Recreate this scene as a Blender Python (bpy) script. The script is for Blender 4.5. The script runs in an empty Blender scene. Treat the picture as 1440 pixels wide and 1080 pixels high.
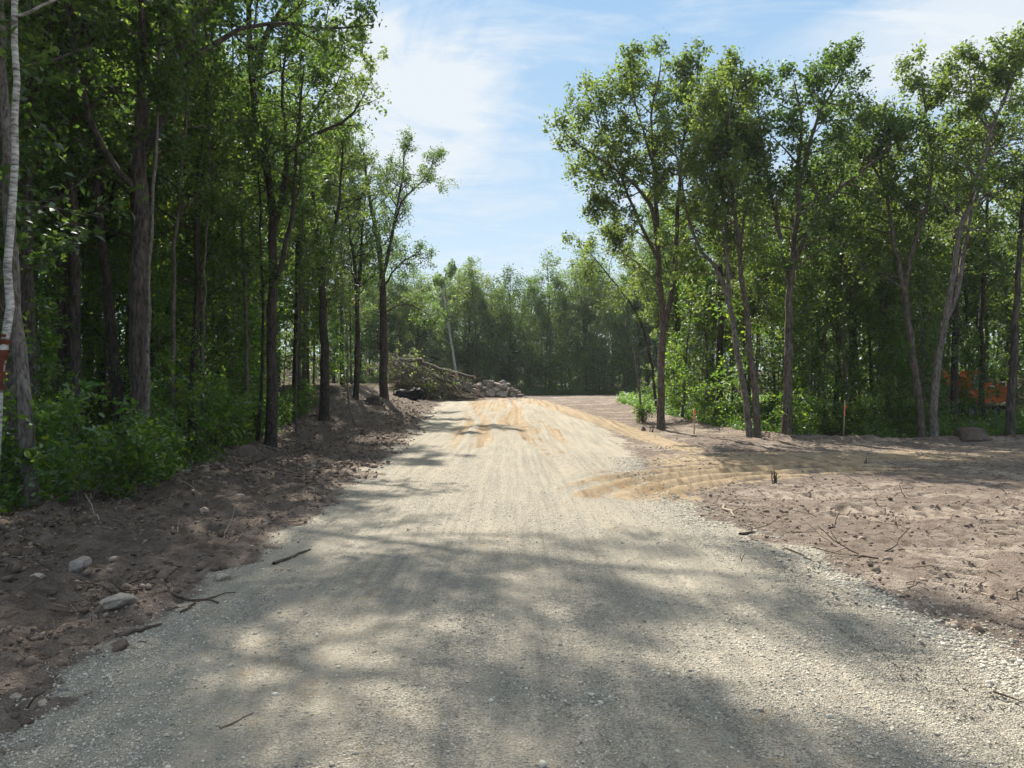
import bpy, math, random
import numpy as np
from mathutils import Vector, Matrix, Euler

C = bpy.context.scene.collection
F = 1047.0            # focal length of the photograph in its own pixels
HZ = 545.0            # its horizon row
EYE = 1.6
SUN_AZ, SUN_EL = math.radians(-16), math.radians(44)

# ------------------------------------------------------------------ noise
def _hash(ix, iy, s):
    with np.errstate(over='ignore'):
        h = (ix.astype(np.int64) * 374761393 + iy.astype(np.int64) * 668265263 + s * 1442695041) & 0xFFFFFFFF
        h = ((h ^ (h >> 13)) * 1274126177) & 0xFFFFFFFF
        h = (h ^ (h >> 16)) & 0xFFFFFFFF
    return h / 4294967295.0

def vnoise(x, y, s=0):
    x = np.asarray(x, float); y = np.asarray(y, float)
    ix, iy = np.floor(x), np.floor(y)
    fx, fy = x - ix, y - iy
    ux, uy = fx * fx * fx * (fx * (fx * 6 - 15) + 10), fy * fy * fy * (fy * (fy * 6 - 15) + 10)
    a, b = _hash(ix, iy, s), _hash(ix + 1, iy, s)
    c, d = _hash(ix, iy + 1, s), _hash(ix + 1, iy + 1, s)
    return (a + (b - a) * ux) * (1 - uy) + (c + (d - c) * ux) * uy

def fbm(x, y, s=0, o=4):
    r, a, t = 0.0, 0.5, 0.0
    for k in range(o):
        r = r + a * vnoise(x * 2 ** k + 17.3 * k, y * 2 ** k - 9.1 * k, s + k); t += a; a *= 0.5
    return r / t

def sstep(a, b, x):
    t = np.clip((np.asarray(x, float) - a) / (b - a), 0, 1)
    return t * t * (3 - 2 * t)

# ------------------------------------------------------------------ terrain
YL = [-10, 0, 4, 8, 12, 18, 25, 33, 45, 60]
XL = [-2.5, -2.5, -2.45, -2.45, -2.65, -3.0, -3.5, -4.1, -4.6, -4.2]
YR = [-10, 3, 4.5, 7.5, 11.5, 14, 18, 27, 40, 60]
XR = [3.6, 3.45, 3.15, 2.75, 2.5, 2.6, 3.2, 3.6, 2.8, 1.6]
EYL = [-20, 4, 8, 10, 12.4, 17.6, 26, 35, 44, 62, 90]          # edge of the wood beside the road
EXL = [-6.6, -6.0, -5.8, -5.9, -6.2, -6.9, -8.1, -8.4, -9.0, -9.5, -10]

def edge_right(x, y):
    """signed depth into the wood across the clearing: > 0 inside"""
    ex = np.interp(y, [20, 23, 28, 36, 44, 52, 60], [30, 8.6, 7.4, 6.6, 6.2, 7.5, 14])
    a = x - ex                      # beyond the slanting edge
    b = y - (22.9 + 0.25 * np.sin(x * 0.9))
    return np.minimum(a, b)

def H(x, y):
    x = np.asarray(x, float); y = np.asarray(y, float)
    z = 0.9 * sstep(18, 58, y)
    el = np.interp(y, EYL, EXL)
    z = z + 1.0 * sstep(el + 4.6, el - 1.2, x) * sstep(25, 39, y)
    z = z + 2.2 * sstep(6, 34, el - x) + 3.5 * sstep(76, 120, y) + 2.0 * sstep(11, 34, edge_right(x, y)) * (1 - sstep(66, 80, y))
    z = z - 0.10 * sstep(-3.4, -6.0, x) * sstep(12, 17, y) * (1 - sstep(24, 32, y))
    # ridge of pushed-up soil against the wood
    z = z + 0.20 * np.exp(-((x - el - 0.15) / 0.45) ** 2) * (-0.15 + 1.1 * fbm(x * 1.1, y * 0.9, 5))
    er = edge_right(x, y)
    z = z + 0.16 * np.exp(-((er + 0.25) / 0.4) ** 2) * (0.2 + fbm(x * 1.3, y * 1.3, 6)) * (y < 45)
    z = z + 0.10 * (fbm(x * 0.22, y * 0.22, 1, 3) - 0.5) * sstep(2, 5, np.abs(x) + y * 0.05)
    # crown of the road
    c = (np.interp(y, YL, XL) + np.interp(y, YR, XR)) / 2
    z = z + 0.05 * np.exp(-((x - c) / 1.9) ** 4) * (1 - sstep(40, 50, y))
    return z

def turn(x, y):
    """wheel ridges sweeping from the road round into the turn-off: (where, ridge profile)"""
    q = np.hypot(x - 5.6 - 0.25 * (y - 11), (y - 10.4) * 0.9)
    e = 1.6 * (fbm(x * 0.9, y * 0.9, 66) - 0.5)
    m = sstep(2.4, 3.6, q + e) * (1 - sstep(4.4, 6.4, q + e)) * sstep(9.4, 12.0, y + 0.3 * x + e) * sstep(0.0, 1.8, x + e) * (1 - sstep(6.2, 9.0, x)) * (y > 9.0)
    w = fbm(x * 0.7, y * 0.7, 62)
    rr = 0.5 + 0.5 * np.sin(q * 11.0 + 5.0 * w) * sstep(0.25, 0.5, fbm(x * 0.5, y * 0.5, 63))
    return m, np.clip(0.8 * rr + 0.2 * vnoise(q * 9, 0 * q, 64), 0, 1)

def zones(x, y):
    n1 = fbm(x * 1.6, y * 1.1, 21) - 0.5
    n2 = fbm(x * 5.0, y * 4.0, 31) - 0.5
    xl, xr = np.interp(y, YL, XL), np.interp(y, YR, XR)
    w = 0.30 + 0.02 * y
    g = sstep(xl - 0.5 * w, xl + 0.8 * w, x + n1 * 1.0 + n2 * 0.4) * (1 - sstep(xr - 0.8 * w, xr + 0.55 * w, x + n1 * 0.9 + n2 * 0.5))
    g = g * (1 - sstep(44, 54, y + n1 * 10))
    # sand: tracks on the far road, the turn-off and its orange patch
    lane = x - (0.5 - 0.035 * (y - 18))
    wl = lane + 0.5 * (fbm(x * 0.35, y * 0.07, 43) - 0.5) * 3.0
    st = sstep(0.30, 0.74, 0.5 * vnoise(wl * 3.1, y * 0.09, 44) + 0.3 * vnoise(wl * 7.5, y * 0.14, 45) + 0.2 * vnoise(x * 2.5, y * 1.5, 46))
    s = sstep(16.0, 23, y + n1 * 6 + 2.5 * np.sin(lane * 3)) * (1 - sstep(48, 60, y)) * (0.34 + 0.66 * st) * np.exp(-((lane + 0.2) / 2.3) ** 4) * 0.95
    rib = np.exp(-((x - np.interp(y, [18, 27, 36, 46, 55], [4.6, 4.0, 3.0, 1.6, 0.4])) / (0.35 + 0.012 * y)) ** 2) * sstep(17, 20, y) * (1 - sstep(48, 56, y))
    s = np.maximum(s, rib * 0.95)
    yc = np.interp(x, [1, 4, 9, 16, 40], [15.5, 16.6, 17.3, 18.2, 19.5])
    dr = np.exp(-((y - yc + 1.8 * n1) / (1.7 + 0.05 * np.abs(x))) ** 2) * sstep(1.8, 4.0, x + n1) * (0.95 - 0.55 * sstep(8.5, 14, x + n1 * 3) )
    s = np.maximum(s, dr * (0.75 + n2))
    sa, sr = turn(x, y)
    s = np.maximum(s, np.clip(sa * (1.35 * sr + 0.08 + 1.3 * n1 + 0.8 * n2), 0, 1))
    ora = np.exp(-(((x - 2.15 + 0.25 * (y - 11.5)) / 0.55) ** 2 + ((y - 11.7) / 1.0) ** 2) ** 1.5) * (0.8 + n2)
    s = np.maximum(s, ora * 1.2)
    # thin sandy fines left on the near road
    s = np.maximum(s, 0.36 * sstep(0.52, 0.74, fbm(x * 0.9, y * 0.35, 41)) * g)
    el = np.interp(y, EYL, EXL)
    d = np.maximum(sstep(el + 0.3, el - 0.8, x + n1 * 0.8), sstep(-0.5, 0.6, edge_right(x, y) + n1 * 1.0))
    d = np.maximum(d, sstep(66, 69, y + n1 * 2))
    ora = np.maximum(ora, 0.55 * sa * (1 - sr) * (0.7 + n2))
    ora = np.maximum(ora, 0.5 * sstep(0.55, 0.85, vnoise(wl * 5.2, y * 0.11, 47)) * np.exp(-((lane + 0.1) / 1.6) ** 4) * sstep(20, 24, y) * (1 - sstep(44, 52, y)))
    g = g * (1 - np.clip(s, 0, 1) * 0.75)
    return np.clip(g, 0, 1), np.clip(s, 0, 1), np.clip(d, 0, 1), np.clip(ora, 0, 1)

ARCS = [(4.2, 14.2, 3.1, 0.24, 0.25), (4.2, 14.2, 4.9, 0.24, 0.25), (9.5, 3.0, 6.6, 0.22, 0.24), (-6, 4, 12.6, 0.22, 0.24), (-6, 4, 14.2, 0.22, 0.24), (22, -6, 19.5, 0.24, 0.25), (22, -6, 21.2, 0.24, 0.25), (6, 30, 20.2, 0.26, 0.26), (6, 30, 22.0, 0.26, 0.26)]
def arcs(x, y):
    """crawler tracks turning on the bare field: (weight, phase along the track, which side of it)"""
    w = np.zeros_like(x); c = np.zeros_like(x)
    for cx, cy, R, hw, lam in ARCS:
        q = np.hypot(x - cx, y - cy); a = np.arctan2(y - cy, x - cx) * R
        m = (1 - sstep(hw * 0.75, hw, np.abs(q - R))) * sstep(0.33, 0.5, fbm(x * 0.6, y * 0.6, int(R * 10))) * sstep(2.9, 3.6, x) * (y < 15)
        c = np.where(m > w, np.clip(np.sin(a * 2 * np.pi / lam) * 1.6, -1, 1), c); w = np.maximum(w, m)
    return w, c

def detail(x, y, g, s, d):
    dirt = np.clip(1 - g - s, 0, 1) * (1 - 0.6 * d)
    aw, ac = arcs(x, y)
    lump = (0.62 + 0.75 * (x < -2)) * (1 - 0.85 * aw)
    z = 0.30 * dirt * (fbm(x * 0.9, y * 0.8, 50, 3) - 0.5) * (x < -2) * sstep(9, 20, y)
    z = z + dirt * lump * (0.13 * (fbm(x * 2.2, y * 2.2, 51) - 0.5) + 0.075 * (fbm(x * 7, y * 7, 52, 3) - 0.5) - 0.06 * np.abs(fbm(x * 3.3, y * 3.3, 53, 3) - 0.5) + 0.035 * (vnoise(x * 19, y * 19, 54) - 0.5))
    # furrows dragged along the bare soil
    z = z + dirt * 0.03 * (vnoise(x * 4 + y * 0.8, y * 0.5, 55) - 0.5) + dirt * 0.035 * (fbm(x * 0.7, y * 4.0 - x * 0.9, 56, 2) - 0.5) * sstep(2.5, 4, x)
    z = z + g * (0.012 * (fbm(x * 9, y * 9, 57, 3) - 0.5) + 0.014 * (vnoise(x * 3.4, y * 0.22, 58) - 0.5) + 0.008 * (vnoise(x * 30, y * 30, 59) - 0.5))
    z = z + s * (0.05 * (vnoise((x + 0.035 * y) * 2.6, y * 0.12, 60) - 0.5) + 0.02 * (fbm(x * 5, y * 5, 61, 3) - 0.5)) * (y > 17)
    # ridges of the turning tracks
    sa, sr = turn(x, y)
    z = z + sa * 0.13 * (sr - 0.5)
    z = z + aw * dirt * (0.030 * ac - 0.035)
    # longitudinal ruts on the far road
    lane = x - (0.5 - 0.035 * (y - 18))
    m = sstep(18, 22, y) * (1 - sstep(46, 56, y)) * np.exp(-(lane / 2.4) ** 4)
    wl = lane + 0.5 * (fbm(x * 0.35, y * 0.07, 43) - 0.5) * 3.0
    z = z - m * 0.13 * (0.62 * vnoise(wl * 3.1, y * 0.09, 44) + 0.38 * vnoise(wl * 7.5, y * 0.14, 45) - 0.5)
    # crawler-track cleats
    def cleat(cx, wd, y0, y1, lam, amp, skew=0.0):
        mm = (1 - sstep(wd * 0.8, wd, np.abs(x - cx))) * sstep(y0, y0 + 0.6, y) * (1 - sstep(y1 - 0.8, y1, y))
        mm = mm * sstep(0.30, 0.5, fbm(x * 1.8, y * 1.8, 70))
        ph = (y + skew * (x - cx)) / lam
        return mm * amp * (np.clip(np.sin(2 * np.pi * ph) * 1.6, -1, 1))
    z = z + cleat(-3.0 - 0.03 * y, 0.24, 4.0, 9.5, 0.17, 0.017)
    z = z + cleat(-4.6 - 0.05 * y, 0.24, 6.0, 12.5, 0.17, 0.013)
    z = z + cleat(2.32 + 0.03 * (y - 4), 0.26, 3.2, 8.2, 0.16, 0.016, 0.15)
    z = z + cleat(4.6 + 0.5 * (y - 6), 0.25, 5.2, 9.0, 0.15, 0.016, 0.3)
    zt = 10.3 + 0.03 * (x - 8)
    mm = (1 - sstep(0.16, 0.22, np.abs(y - zt))) * sstep(6.0, 7, x) * (1 - sstep(14, 16, x))
    z = z + mm * 0.03 * np.clip(np.sin(x * 2 * np.pi / 0.24) * 1.5, -1, 1)
    return z

def Hf(x, y):
    x = np.atleast_1d(np.asarray(x, float)); y = np.atleast_1d(np.asarray(y, float))
    g, s, d, o = zones(x, y)
    return H(x, y) + detail(x, y, g, s, d)

def hz(x, y):
    return float(Hf(x, y)[0])

def hit(px, py, lo=2.0, hi=70.0):
    """world point of the ground seen at a photograph pixel"""
    ys = np.linspace(lo, hi, 3000)
    xs = (px - 720) / F * ys
    ray = EYE + (HZ - py) / F * ys
    below = np.nonzero(ray <= H(xs, ys))[0]
    k = below[0] if len(below) else len(ys) - 1
    return float(xs[k]), float(ys[k])

def P(px, py, Y):
    return ((px - 720) / F * Y, Y, EYE + (HZ - py) / F * Y)

# ------------------------------------------------------------------ materials
def mat(name, rough=0.8, spec=0.3):
    m = bpy.data.materials.new(name); m.use_nodes = True
    nt = m.node_tree; b = nt.nodes['Principled BSDF']
    b.inputs['Roughness'].default_value = rough
    b.inputs['Specular IOR Level'].default_value = spec
    return m, nt, b

def nd(nt, t, **kw):
    n = nt.nodes.new(t)
    for k, v in kw.items(): setattr(n, k, v)
    return n

def ramp(nt, stops, src, interp='LINEAR'):
    r = nd(nt, 'ShaderNodeValToRGB'); r.color_ramp.interpolation = interp
    e = r.color_ramp.elements
    while len(e) < len(stops): e.new(0.5)
    for q, (p, c) in zip(e, stops):
        q.position = p; q.color = (*c, 1) if len(c) == 3 else c
    nt.links.new(src, r.inputs[0]); return r.outputs[0]

def noise(nt, scale, detail=4, vec=None, rough=0.55, dist=0):
    n = nd(nt, 'ShaderNodeTexNoise'); n.inputs['Scale'].default_value = scale
    n.inputs['Detail'].default_value = detail; n.inputs['Roughness'].default_value = rough
    n.inputs['Distortion'].default_value = dist
    if vec is not None: nt.links.new(vec, n.inputs['Vector'])
    return n.outputs['Fac']

def mixc(nt, f, a, b, mode='MIX'):
    m = nd(nt, 'ShaderNodeMix', data_type='RGBA', blend_type=mode)
    for s, v in ((m.inputs[0], f), (m.inputs[6], a), (m.inputs[7], b)):
        if isinstance(v, (int, float)): s.default_value = v
        elif isinstance(v, tuple): s.default_value = (*v, 1)
        else: nt.links.new(v, s)
    return m.outputs[2]

def math_(nt, op, a, b=None):
    m = nd(nt, 'ShaderNodeMath', operation=op)
    for s, v in zip(m.inputs, (a, b)):
        if v is None: continue
        if isinstance(v, (int, float)): s.default_value = v
        else: nt.links.new(v, s)
    return m.outputs[0]

def bump(nt, b, h, strength=0.5, dist=0.02):
    n = nd(nt, 'ShaderNodeBump'); n.inputs['Strength'].default_value = strength; n.inputs['Distance'].default_value = dist
    nt.links.new(h, n.inputs['Height']); nt.links.new(n.outputs[0], b.inputs['Normal'])

def objco(nt, scale=(1, 1, 1)):
    t = nd(nt, 'ShaderNodeTexCoord'); mp = nd(nt, 'ShaderNodeMapping'); mp.inputs['Scale'].default_value = scale
    nt.links.new(t.outputs['Object'], mp.inputs['Vector']); return mp.outputs[0]

def attr(nt, name):
    a = nd(nt, 'ShaderNodeAttribute'); a.attribute_name = name; return a

# ground
def ground_material():
    m, nt, b = mat('bare_ground', 0.95, 0.15)
    co = objco(nt)
    a = attr(nt, 'zone'); sep = nd(nt, 'ShaderNodeSeparateColor'); nt.links.new(a.outputs['Color'], sep.inputs[0])
    g, s, d = sep.outputs
    o = a.outputs['Alpha']
    fine = noise(nt, 55, 6, co, 0.7); mid = noise(nt, 7, 5, co, 0.65); big = noise(nt, 0.7, 4, co)
    vor = nd(nt, 'ShaderNodeTexVoronoi'); vor.inputs['Scale'].default_value = 42; nt.links.new(co, vor.inputs['Vector'])
    vor2 = nd(nt, 'ShaderNodeTexVoronoi'); vor2.inputs['Scale'].default_value = 95; nt.links.new(co, vor2.inputs['Vector'])
    vs = nd(nt, 'ShaderNodeSeparateColor'); nt.links.new(vor.outputs['Color'], vs.inputs[0])
    vs2 = nd(nt, 'ShaderNodeSeparateColor'); nt.links.new(vor2.outputs['Color'], vs2.inputs[0])
    # soil
    soil = ramp(nt, [(0.30, (0.100, 0.075, 0.057)), (0.48, (0.232, 0.184, 0.149)), (0.70, (0.355, 0.293, 0.246))], mid)
    soil = mixc(nt, 0.75, soil, ramp(nt, [(0.3, (0.35, 0.33, 0.32)), (0.5, (0.95, 0.95, 0.95)), (0.72, (1.35, 1.3, 1.25))], fine), 'MULTIPLY')
    soil = mixc(nt, ramp(nt, [(0.45, (0, 0, 0)), (0.7, (0.5, 0.5, 0.5))], big), soil, (0.32, 0.255, 0.205))
    dry = noise(nt, 1.6, 6, objco(nt, (0.5, 1.6, 1)), 0.7, 0.6)
    soil = mixc(nt, ramp(nt, [(0.56, (0, 0, 0)), (0.70, (0.7, 0.7, 0.7))], dry), soil, (0.44, 0.375, 0.32))
    soil = mixc(nt, math_(nt, 'MULTIPLY', attr(nt, 'dry').outputs['Fac'], ramp(nt, [(0.35, (0.2, 0.2, 0.2)), (0.55, (1, 1, 1))], mid)), soil, (0.46, 0.385, 0.315))
    # darker soil tone from the road edge towards the roadside wood
    a2 = attr(nt, 'dark_soil')
    soil = mixc(nt, math_(nt, 'MULTIPLY', a2.outputs['Fac'], 0.45), soil, mixc(nt, 0.5, (0.050, 0.036, 0.027), (0.095, 0.072, 0.055)))
    # crushed stone
    gra = ramp(nt, [(0.0, (0.29, 0.265, 0.22)), (0.4, (0.50, 0.455, 0.375)), (0.75, (0.62, 0.57, 0.47)), (1.0, (0.76, 0.71, 0.61))], vs.outputs[0])
    gra2 = ramp(nt, [(0.0, (0.30, 0.272, 0.225)), (0.5, (0.51, 0.465, 0.38)), (1.0, (0.70, 0.645, 0.54))], vs2.outputs[1])
    gra = mixc(nt, 0.55, gra, gra2)
    gap = ramp(nt, [(0.55, (1, 1, 1)), (0.95, (0.42, 0.41, 0.40))], math_(nt, 'MULTIPLY', vor2.outputs['Distance'], 1.25))
    gra = mixc(nt, 0.85, gra, gap, 'MULTIPLY')
    gra = mixc(nt, ramp(nt, [(0.4, (0, 0, 0)), (0.62, (0.55, 0.55, 0.55))], noise(nt, 1.3, 5, objco(nt, (1.0, 0.35, 1)), 0.6)), gra, (0.51, 0.458, 0.372))
    stk = noise(nt, 1.0, 6, objco(nt, (9.0, 0.22, 1)), 0.7, 0.15)
    gra = mixc(nt, 0.85, gra, ramp(nt, [(0.32, (0.72, 0.72, 0.73)), (0.5, (0.98, 0.98, 0.98)), (0.68, (1.22, 1.2, 1.16))], stk), 'MULTIPLY')
    gra = mixc(nt, math_(nt, 'MULTIPLY', ramp(nt, [(0.5, (0, 0, 0)), (0.66, (1, 1, 1))], noise(nt, 0.8, 5, objco(nt, (1.6, 0.30, 1)), 0.6, 0.4)), 0.7), gra, (0.53, 0.472, 0.375))
    # sand
    san = ramp(nt, [(0.3, (0.39, 0.295, 0.195)), (0.55, (0.50, 0.395, 0.272)), (0.75, (0.59, 0.485, 0.355))], noise(nt, 3.5, 6, co, 0.65))
    san = mixc(nt, 0.5, san, ramp(nt, [(0.3, (0.55, 0.53, 0.5)), (0.55, (1, 1, 1)), (0.75, (1.15, 1.15, 1.15))], fine), 'MULTIPLY')
    san = mixc(nt, 0.9, san, ramp(nt, [(0.32, (0.50, 0.45, 0.40)), (0.47, (0.92, 0.90, 0.87)), (0.66, (1.18, 1.18, 1.16))], noise(nt, 1.0, 5, objco(nt, (6.5, 0.16, 1)), 0.65, 0.3)), 'MULTIPLY')
    san = mixc(nt, o, san, (0.46, 0.315, 0.17))
    # litter of old leaves
    duf = ramp(nt, [(0.2, (0.03, 0.022, 0.014)), (0.5, (0.075, 0.055, 0.034)), (0.8, (0.15, 0.11, 0.07))], vs.outputs[1])
    def edge(v, n_, k):
        return ramp(nt, [(0.38, (0, 0, 0)), (0.62, (1, 1, 1))], math_(nt, 'ADD', v, math_(nt, 'MULTIPLY', math_(nt, 'SUBTRACT', n_, 0.5), k)))
    c = mixc(nt, edge(g, fine, 0.9), soil, gra)
    c = mixc(nt, edge(s, mid, 1.0), c, san)
    c = mixc(nt, edge(d, mid, 0.8), c, duf)
    nt.links.new(c, b.inputs['Base Color'])
    hh = math_(nt, 'ADD', math_(nt, 'MULTIPLY', fine, 0.9), math_(nt, 'MULTIPLY', vor2.outputs['Distance'], 0.5))
    hh = math_(nt, 'ADD', hh, math_(nt, 'MULTIPLY', noise(nt, 16, 5, co, 0.7), 1.1))
    bump(nt, b, hh, 1.0, 0.045)
    return m

def bark_material(name, dark, light, zscale=0.25, scale=22, strength=1.0, moss=0.0):
    m, nt, b = mat(name, 0.92, 0.2)
    co = objco(nt, (1, 1, zscale))
    n1 = noise(nt, scale, 6, co, 0.7, 0.6)
    n2 = noise(nt, 2.2, 4, objco(nt), 0.6)
    c = ramp(nt, [(0.40, dark), (0.60, light)], n1)
    c = mixc(nt, 0.8, c, ramp(nt, [(0.3, (0.62, 0.62, 0.62)), (0.7, (1.25, 1.22, 1.2))], n2), 'MULTIPLY')
    if moss:
        c = mixc(nt, ramp(nt, [(0.55, (0, 0, 0)), (0.75, (moss, moss, moss))], noise(nt, 3.1, 5, objco(nt), 0.7)), c, (0.10, 0.115, 0.075))
    nt.links.new(c, b.inputs['Base Color'])
    bump(nt, b, n1, strength, 0.035)
    return m

def birch_material():
    m, nt, b = mat('birch_bark', 0.75, 0.25)
    n1 = noise(nt, 7, 4, objco(nt, (0.8, 0.8, 3.2)), 0.65, 0.3)
    c = ramp(nt, [(0.30, (0.05, 0.045, 0.04)), (0.42, (0.24, 0.215, 0.19)), (0.54, (0.48, 0.455, 0.42)), (0.7, (0.62, 0.60, 0.56))], n1)
    n2 = noise(nt, 26, 3, objco(nt, (0.35, 0.35, 3.0)), 0.6)
    c = mixc(nt, ramp(nt, [(0.60, (0, 0, 0)), (0.66, (0.8, 0.8, 0.8))], n2), c, (0.12, 0.10, 0.09))
    nt.links.new(c, b.inputs['Base Color']); bump(nt, b, n1, 0.5, 0.01)
    return m

def leaf_material(name, c0, c1, c2, trans=0.44, tmul=2.6):
    m = bpy.data.materials.new(name); m.use_nodes = True; nt = m.node_tree
    nt.nodes.remove(nt.nodes['Principled BSDF']); out = nt.nodes['Material Output']
    a = attr(nt, 'tint'); oi = nd(nt, 'ShaderNodeObjectInfo')
    v = math_(nt, 'ADD', a.outputs['Fac'], math_(nt, 'MULTIPLY', math_(nt, 'SUBTRACT', oi.outputs['Random'], 0.5), 0.25))
    c = ramp(nt, [(0.0, c0), (0.55, c1), (1.0, c2)], v)
    df = nd(nt, 'ShaderNodeBsdfDiffuse'); nt.links.new(c, df.inputs[0])
    tr = nd(nt, 'ShaderNodeBsdfTranslucent')
    nt.links.new(mixc(nt, 1.0, c, (tmul * 1.02, tmul * 1.0, tmul * 0.50), 'MULTIPLY'), tr.inputs[0])
    mx = nd(nt, 'ShaderNodeMixShader'); mx.inputs[0].default_value = trans
    nt.links.new(df.outputs[0], mx.inputs[1]); nt.links.new(tr.outputs[0], mx.inputs[2])
    gl = nd(nt, 'ShaderNodeBsdfGlossy'); gl.inputs['Roughness'].default_value = 0.6; gl.inputs[0].default_value = (0.9, 0.95, 1, 1)
    fr = nd(nt, 'ShaderNodeFresnel'); fr.inputs[0].default_value = 1.35
    m2 = nd(nt, 'ShaderNodeMixShader'); nt.links.new(math_(nt, 'MULTIPLY', fr.outputs[0], 0.09), m2.inputs[0])
    nt.links.new(mx.outputs[0], m2.inputs[1]); nt.links.new(gl.outputs[0], m2.inputs[2])
    nt.links.new(m2.outputs[0], out.inputs['Surface'])
    return m

def rock_material(name, dark, light, scale=3.0):
    m, nt, b = mat(name, 0.9, 0.25)
    n1 = noise(nt, scale, 6, objco(nt), 0.65); n2 = noise(nt, scale * 9, 5, objco(nt), 0.7)
    c = ramp(nt, [(0.3, dark), (0.68, light)], n1)
    c = mixc(nt, 0.7, c, ramp(nt, [(0.3, (0.6, 0.6, 0.6)), (0.7, (1.25, 1.22, 1.2))], n2), 'MULTIPLY')
    oi = nd(nt, 'ShaderNodeObjectInfo')
    c = mixc(nt, 1.0, c, ramp(nt, [(0, (0.75, 0.75, 0.78)), (0.5, (1.05, 1, 0.96)), (1, (1.25, 1.12, 1.0))], oi.outputs['Random']), 'MULTIPLY')
    nt.links.new(c, b.inputs['Base Color'])
    bump(nt, b, math_(nt, 'ADD', n1, math_(nt, 'MULTIPLY', n2, 0.35)), 0.7, 0.05)
    return m

def plain(name, col, rough=0.6, spec=0.4, var=0.25, sc=6, metal=0):
    m, nt, b = mat(name, rough, spec)
    n = noise(nt, sc, 5, objco(nt), 0.65)
    lo = tuple(c * (1 - var) for c in col); hi = tuple(min(1, c * (1 + var)) for c in col)
    nt.links.new(ramp(nt, [(0.3, lo), (0.7, hi)], n), b.inputs['Base Color'])
    b.inputs['Metallic'].default_value = metal
    bump(nt, b, n, 0.15, 0.01)
    return m

def tinted(name, stops, at='tint', rough=0.95):
    m, nt, b = mat(name, rough, 0.2)
    a = attr(nt, at)
    c = ramp(nt, stops, a.outputs['Fac'])
    n = noise(nt, 60, 3, objco(nt), 0.6)
    c = mixc(nt, 0.5, c, ramp(nt, [(0.3, (0.75, 0.75, 0.75)), (0.7, (1.2, 1.2, 1.2))], n), 'MULTIPLY')
    nt.links.new(c, b.inputs['Base Color'])
    return m

M = {}
M['ground'] = ground_material()
M['oak'] = bark_material('oak_bark', (0.030, 0.024, 0.020), (0.125, 0.105, 0.090), 0.22, 20, 1.0, 0.3)
M['dark_bark'] = bark_material('dark_bark', (0.022, 0.018, 0.015), (0.085, 0.070, 0.058), 0.25, 22, 0.9, 0.3)
M['brown_bark'] = bark_material('brown_bark', (0.048, 0.038, 0.031), (0.165, 0.137, 0.115), 0.25, 24, 0.9, 0.2)
M['grey_bark'] = bark_material('grey_bark', (0.075, 0.065, 0.056), (0.230, 0.205, 0.180), 0.3, 24, 0.7, 0.25)
M['pole_bark'] = bark_material('pole_bark', (0.055, 0.048, 0.038), (0.150, 0.130, 0.105), 0.5, 16, 0.4, 0.4)
M['birch'] = birch_material()
M['peel'] = plain('peeled_bark', (0.105, 0.032, 0.018), 0.8, 0.2, 0.5, 9)
M['cut_wood'] = plain('cut_wood', (0.42, 0.27, 0.15), 0.85, 0.2, 0.25, 9)
M['leaf'] = leaf_material('oak_leaves', (0.032, 0.063, 0.020), (0.062, 0.109, 0.031), (0.118, 0.168, 0.044))
M['leaf_olive'] = leaf_material('ash_leaves', (0.054, 0.086, 0.028), (0.102, 0.148, 0.044), (0.168, 0.208, 0.060))
M['leaf_far'] = leaf_material('distant_leaves', (0.046, 0.088, 0.030), (0.078, 0.134, 0.042), (0.132, 0.188, 0.056))
M['leaf_shrub'] = leaf_material('shrub_leaves', (0.036, 0.080, 0.018), (0.072, 0.138, 0.026), (0.165, 0.220, 0.032), 0.45)
M['leaf_herb'] = leaf_material('herb_leaves', (0.038, 0.085, 0.024), (0.078, 0.145, 0.034), (0.150, 0.210, 0.050), 0.45)
M['leaf_dry'] = leaf_material('withered_leaves', (0.050, 0.060, 0.028), (0.085, 0.095, 0.040), (0.140, 0.125, 0.060), 0.35)
M['rock'] = rock_material('field_stone', (0.180, 0.160, 0.145), (0.390, 0.350, 0.315), 3.0)
M['boulder'] = rock_material('brown_boulder', (0.075, 0.058, 0.050), (0.150, 0.118, 0.102), 1.8)
M['pale_rock'] = rock_material('pale_stone', (0.27, 0.25, 0.215), (0.43, 0.40, 0.35), 5.0)
M['gravel'] = tinted('crushed_stone', [(0, (0.22, 0.205, 0.175)), (0.4, (0.44, 0.405, 0.34)), (0.8, (0.60, 0.555, 0.465)), (1, (0.74, 0.70, 0.61))])
M['clod'] = tinted('soil_clods', [(0, (0.09, 0.066, 0.050)), (0.5, (0.20, 0.152, 0.120)), (1, (0.31, 0.245, 0.20))])
M['twig'] = plain('dead_twig', (0.085, 0.064, 0.050), 0.9, 0.2, 0.4, 12)
M['brush'] = plain('brush_wood', (0.115, 0.092, 0.074), 0.9, 0.2, 0.45, 3)
M['pale_twig'] = plain('pale_twig', (0.30, 0.245, 0.19), 0.9, 0.2, 0.3, 12)
M['orange'] = plain('orange_paint', (0.70, 0.135, 0.032), 0.45, 0.4, 0.16, 3)
M['steel'] = plain('track_steel', (0.16, 0.155, 0.15), 0.55, 0.5, 0.35, 7, 0.5)
M['rubber'] = plain('dark_rubber', (0.02, 0.02, 0.02), 0.8, 0.3, 0.3, 7)
M['glass'] = plain('cab_glass', (0.03, 0.04, 0.045), 0.08, 0.8, 0.1, 2)
M['black'] = plain('black_plastic', (0.012, 0.012, 0.014), 0.7, 0.15, 0.3, 4)
M['stake'] = plain('raw_stake', (0.42, 0.30, 0.19), 0.85, 0.2, 0.2, 9)
M['flag'] = plain('orange_ribbon', (0.85, 0.16, 0.075), 0.6, 0.3, 0.1, 9)
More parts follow.
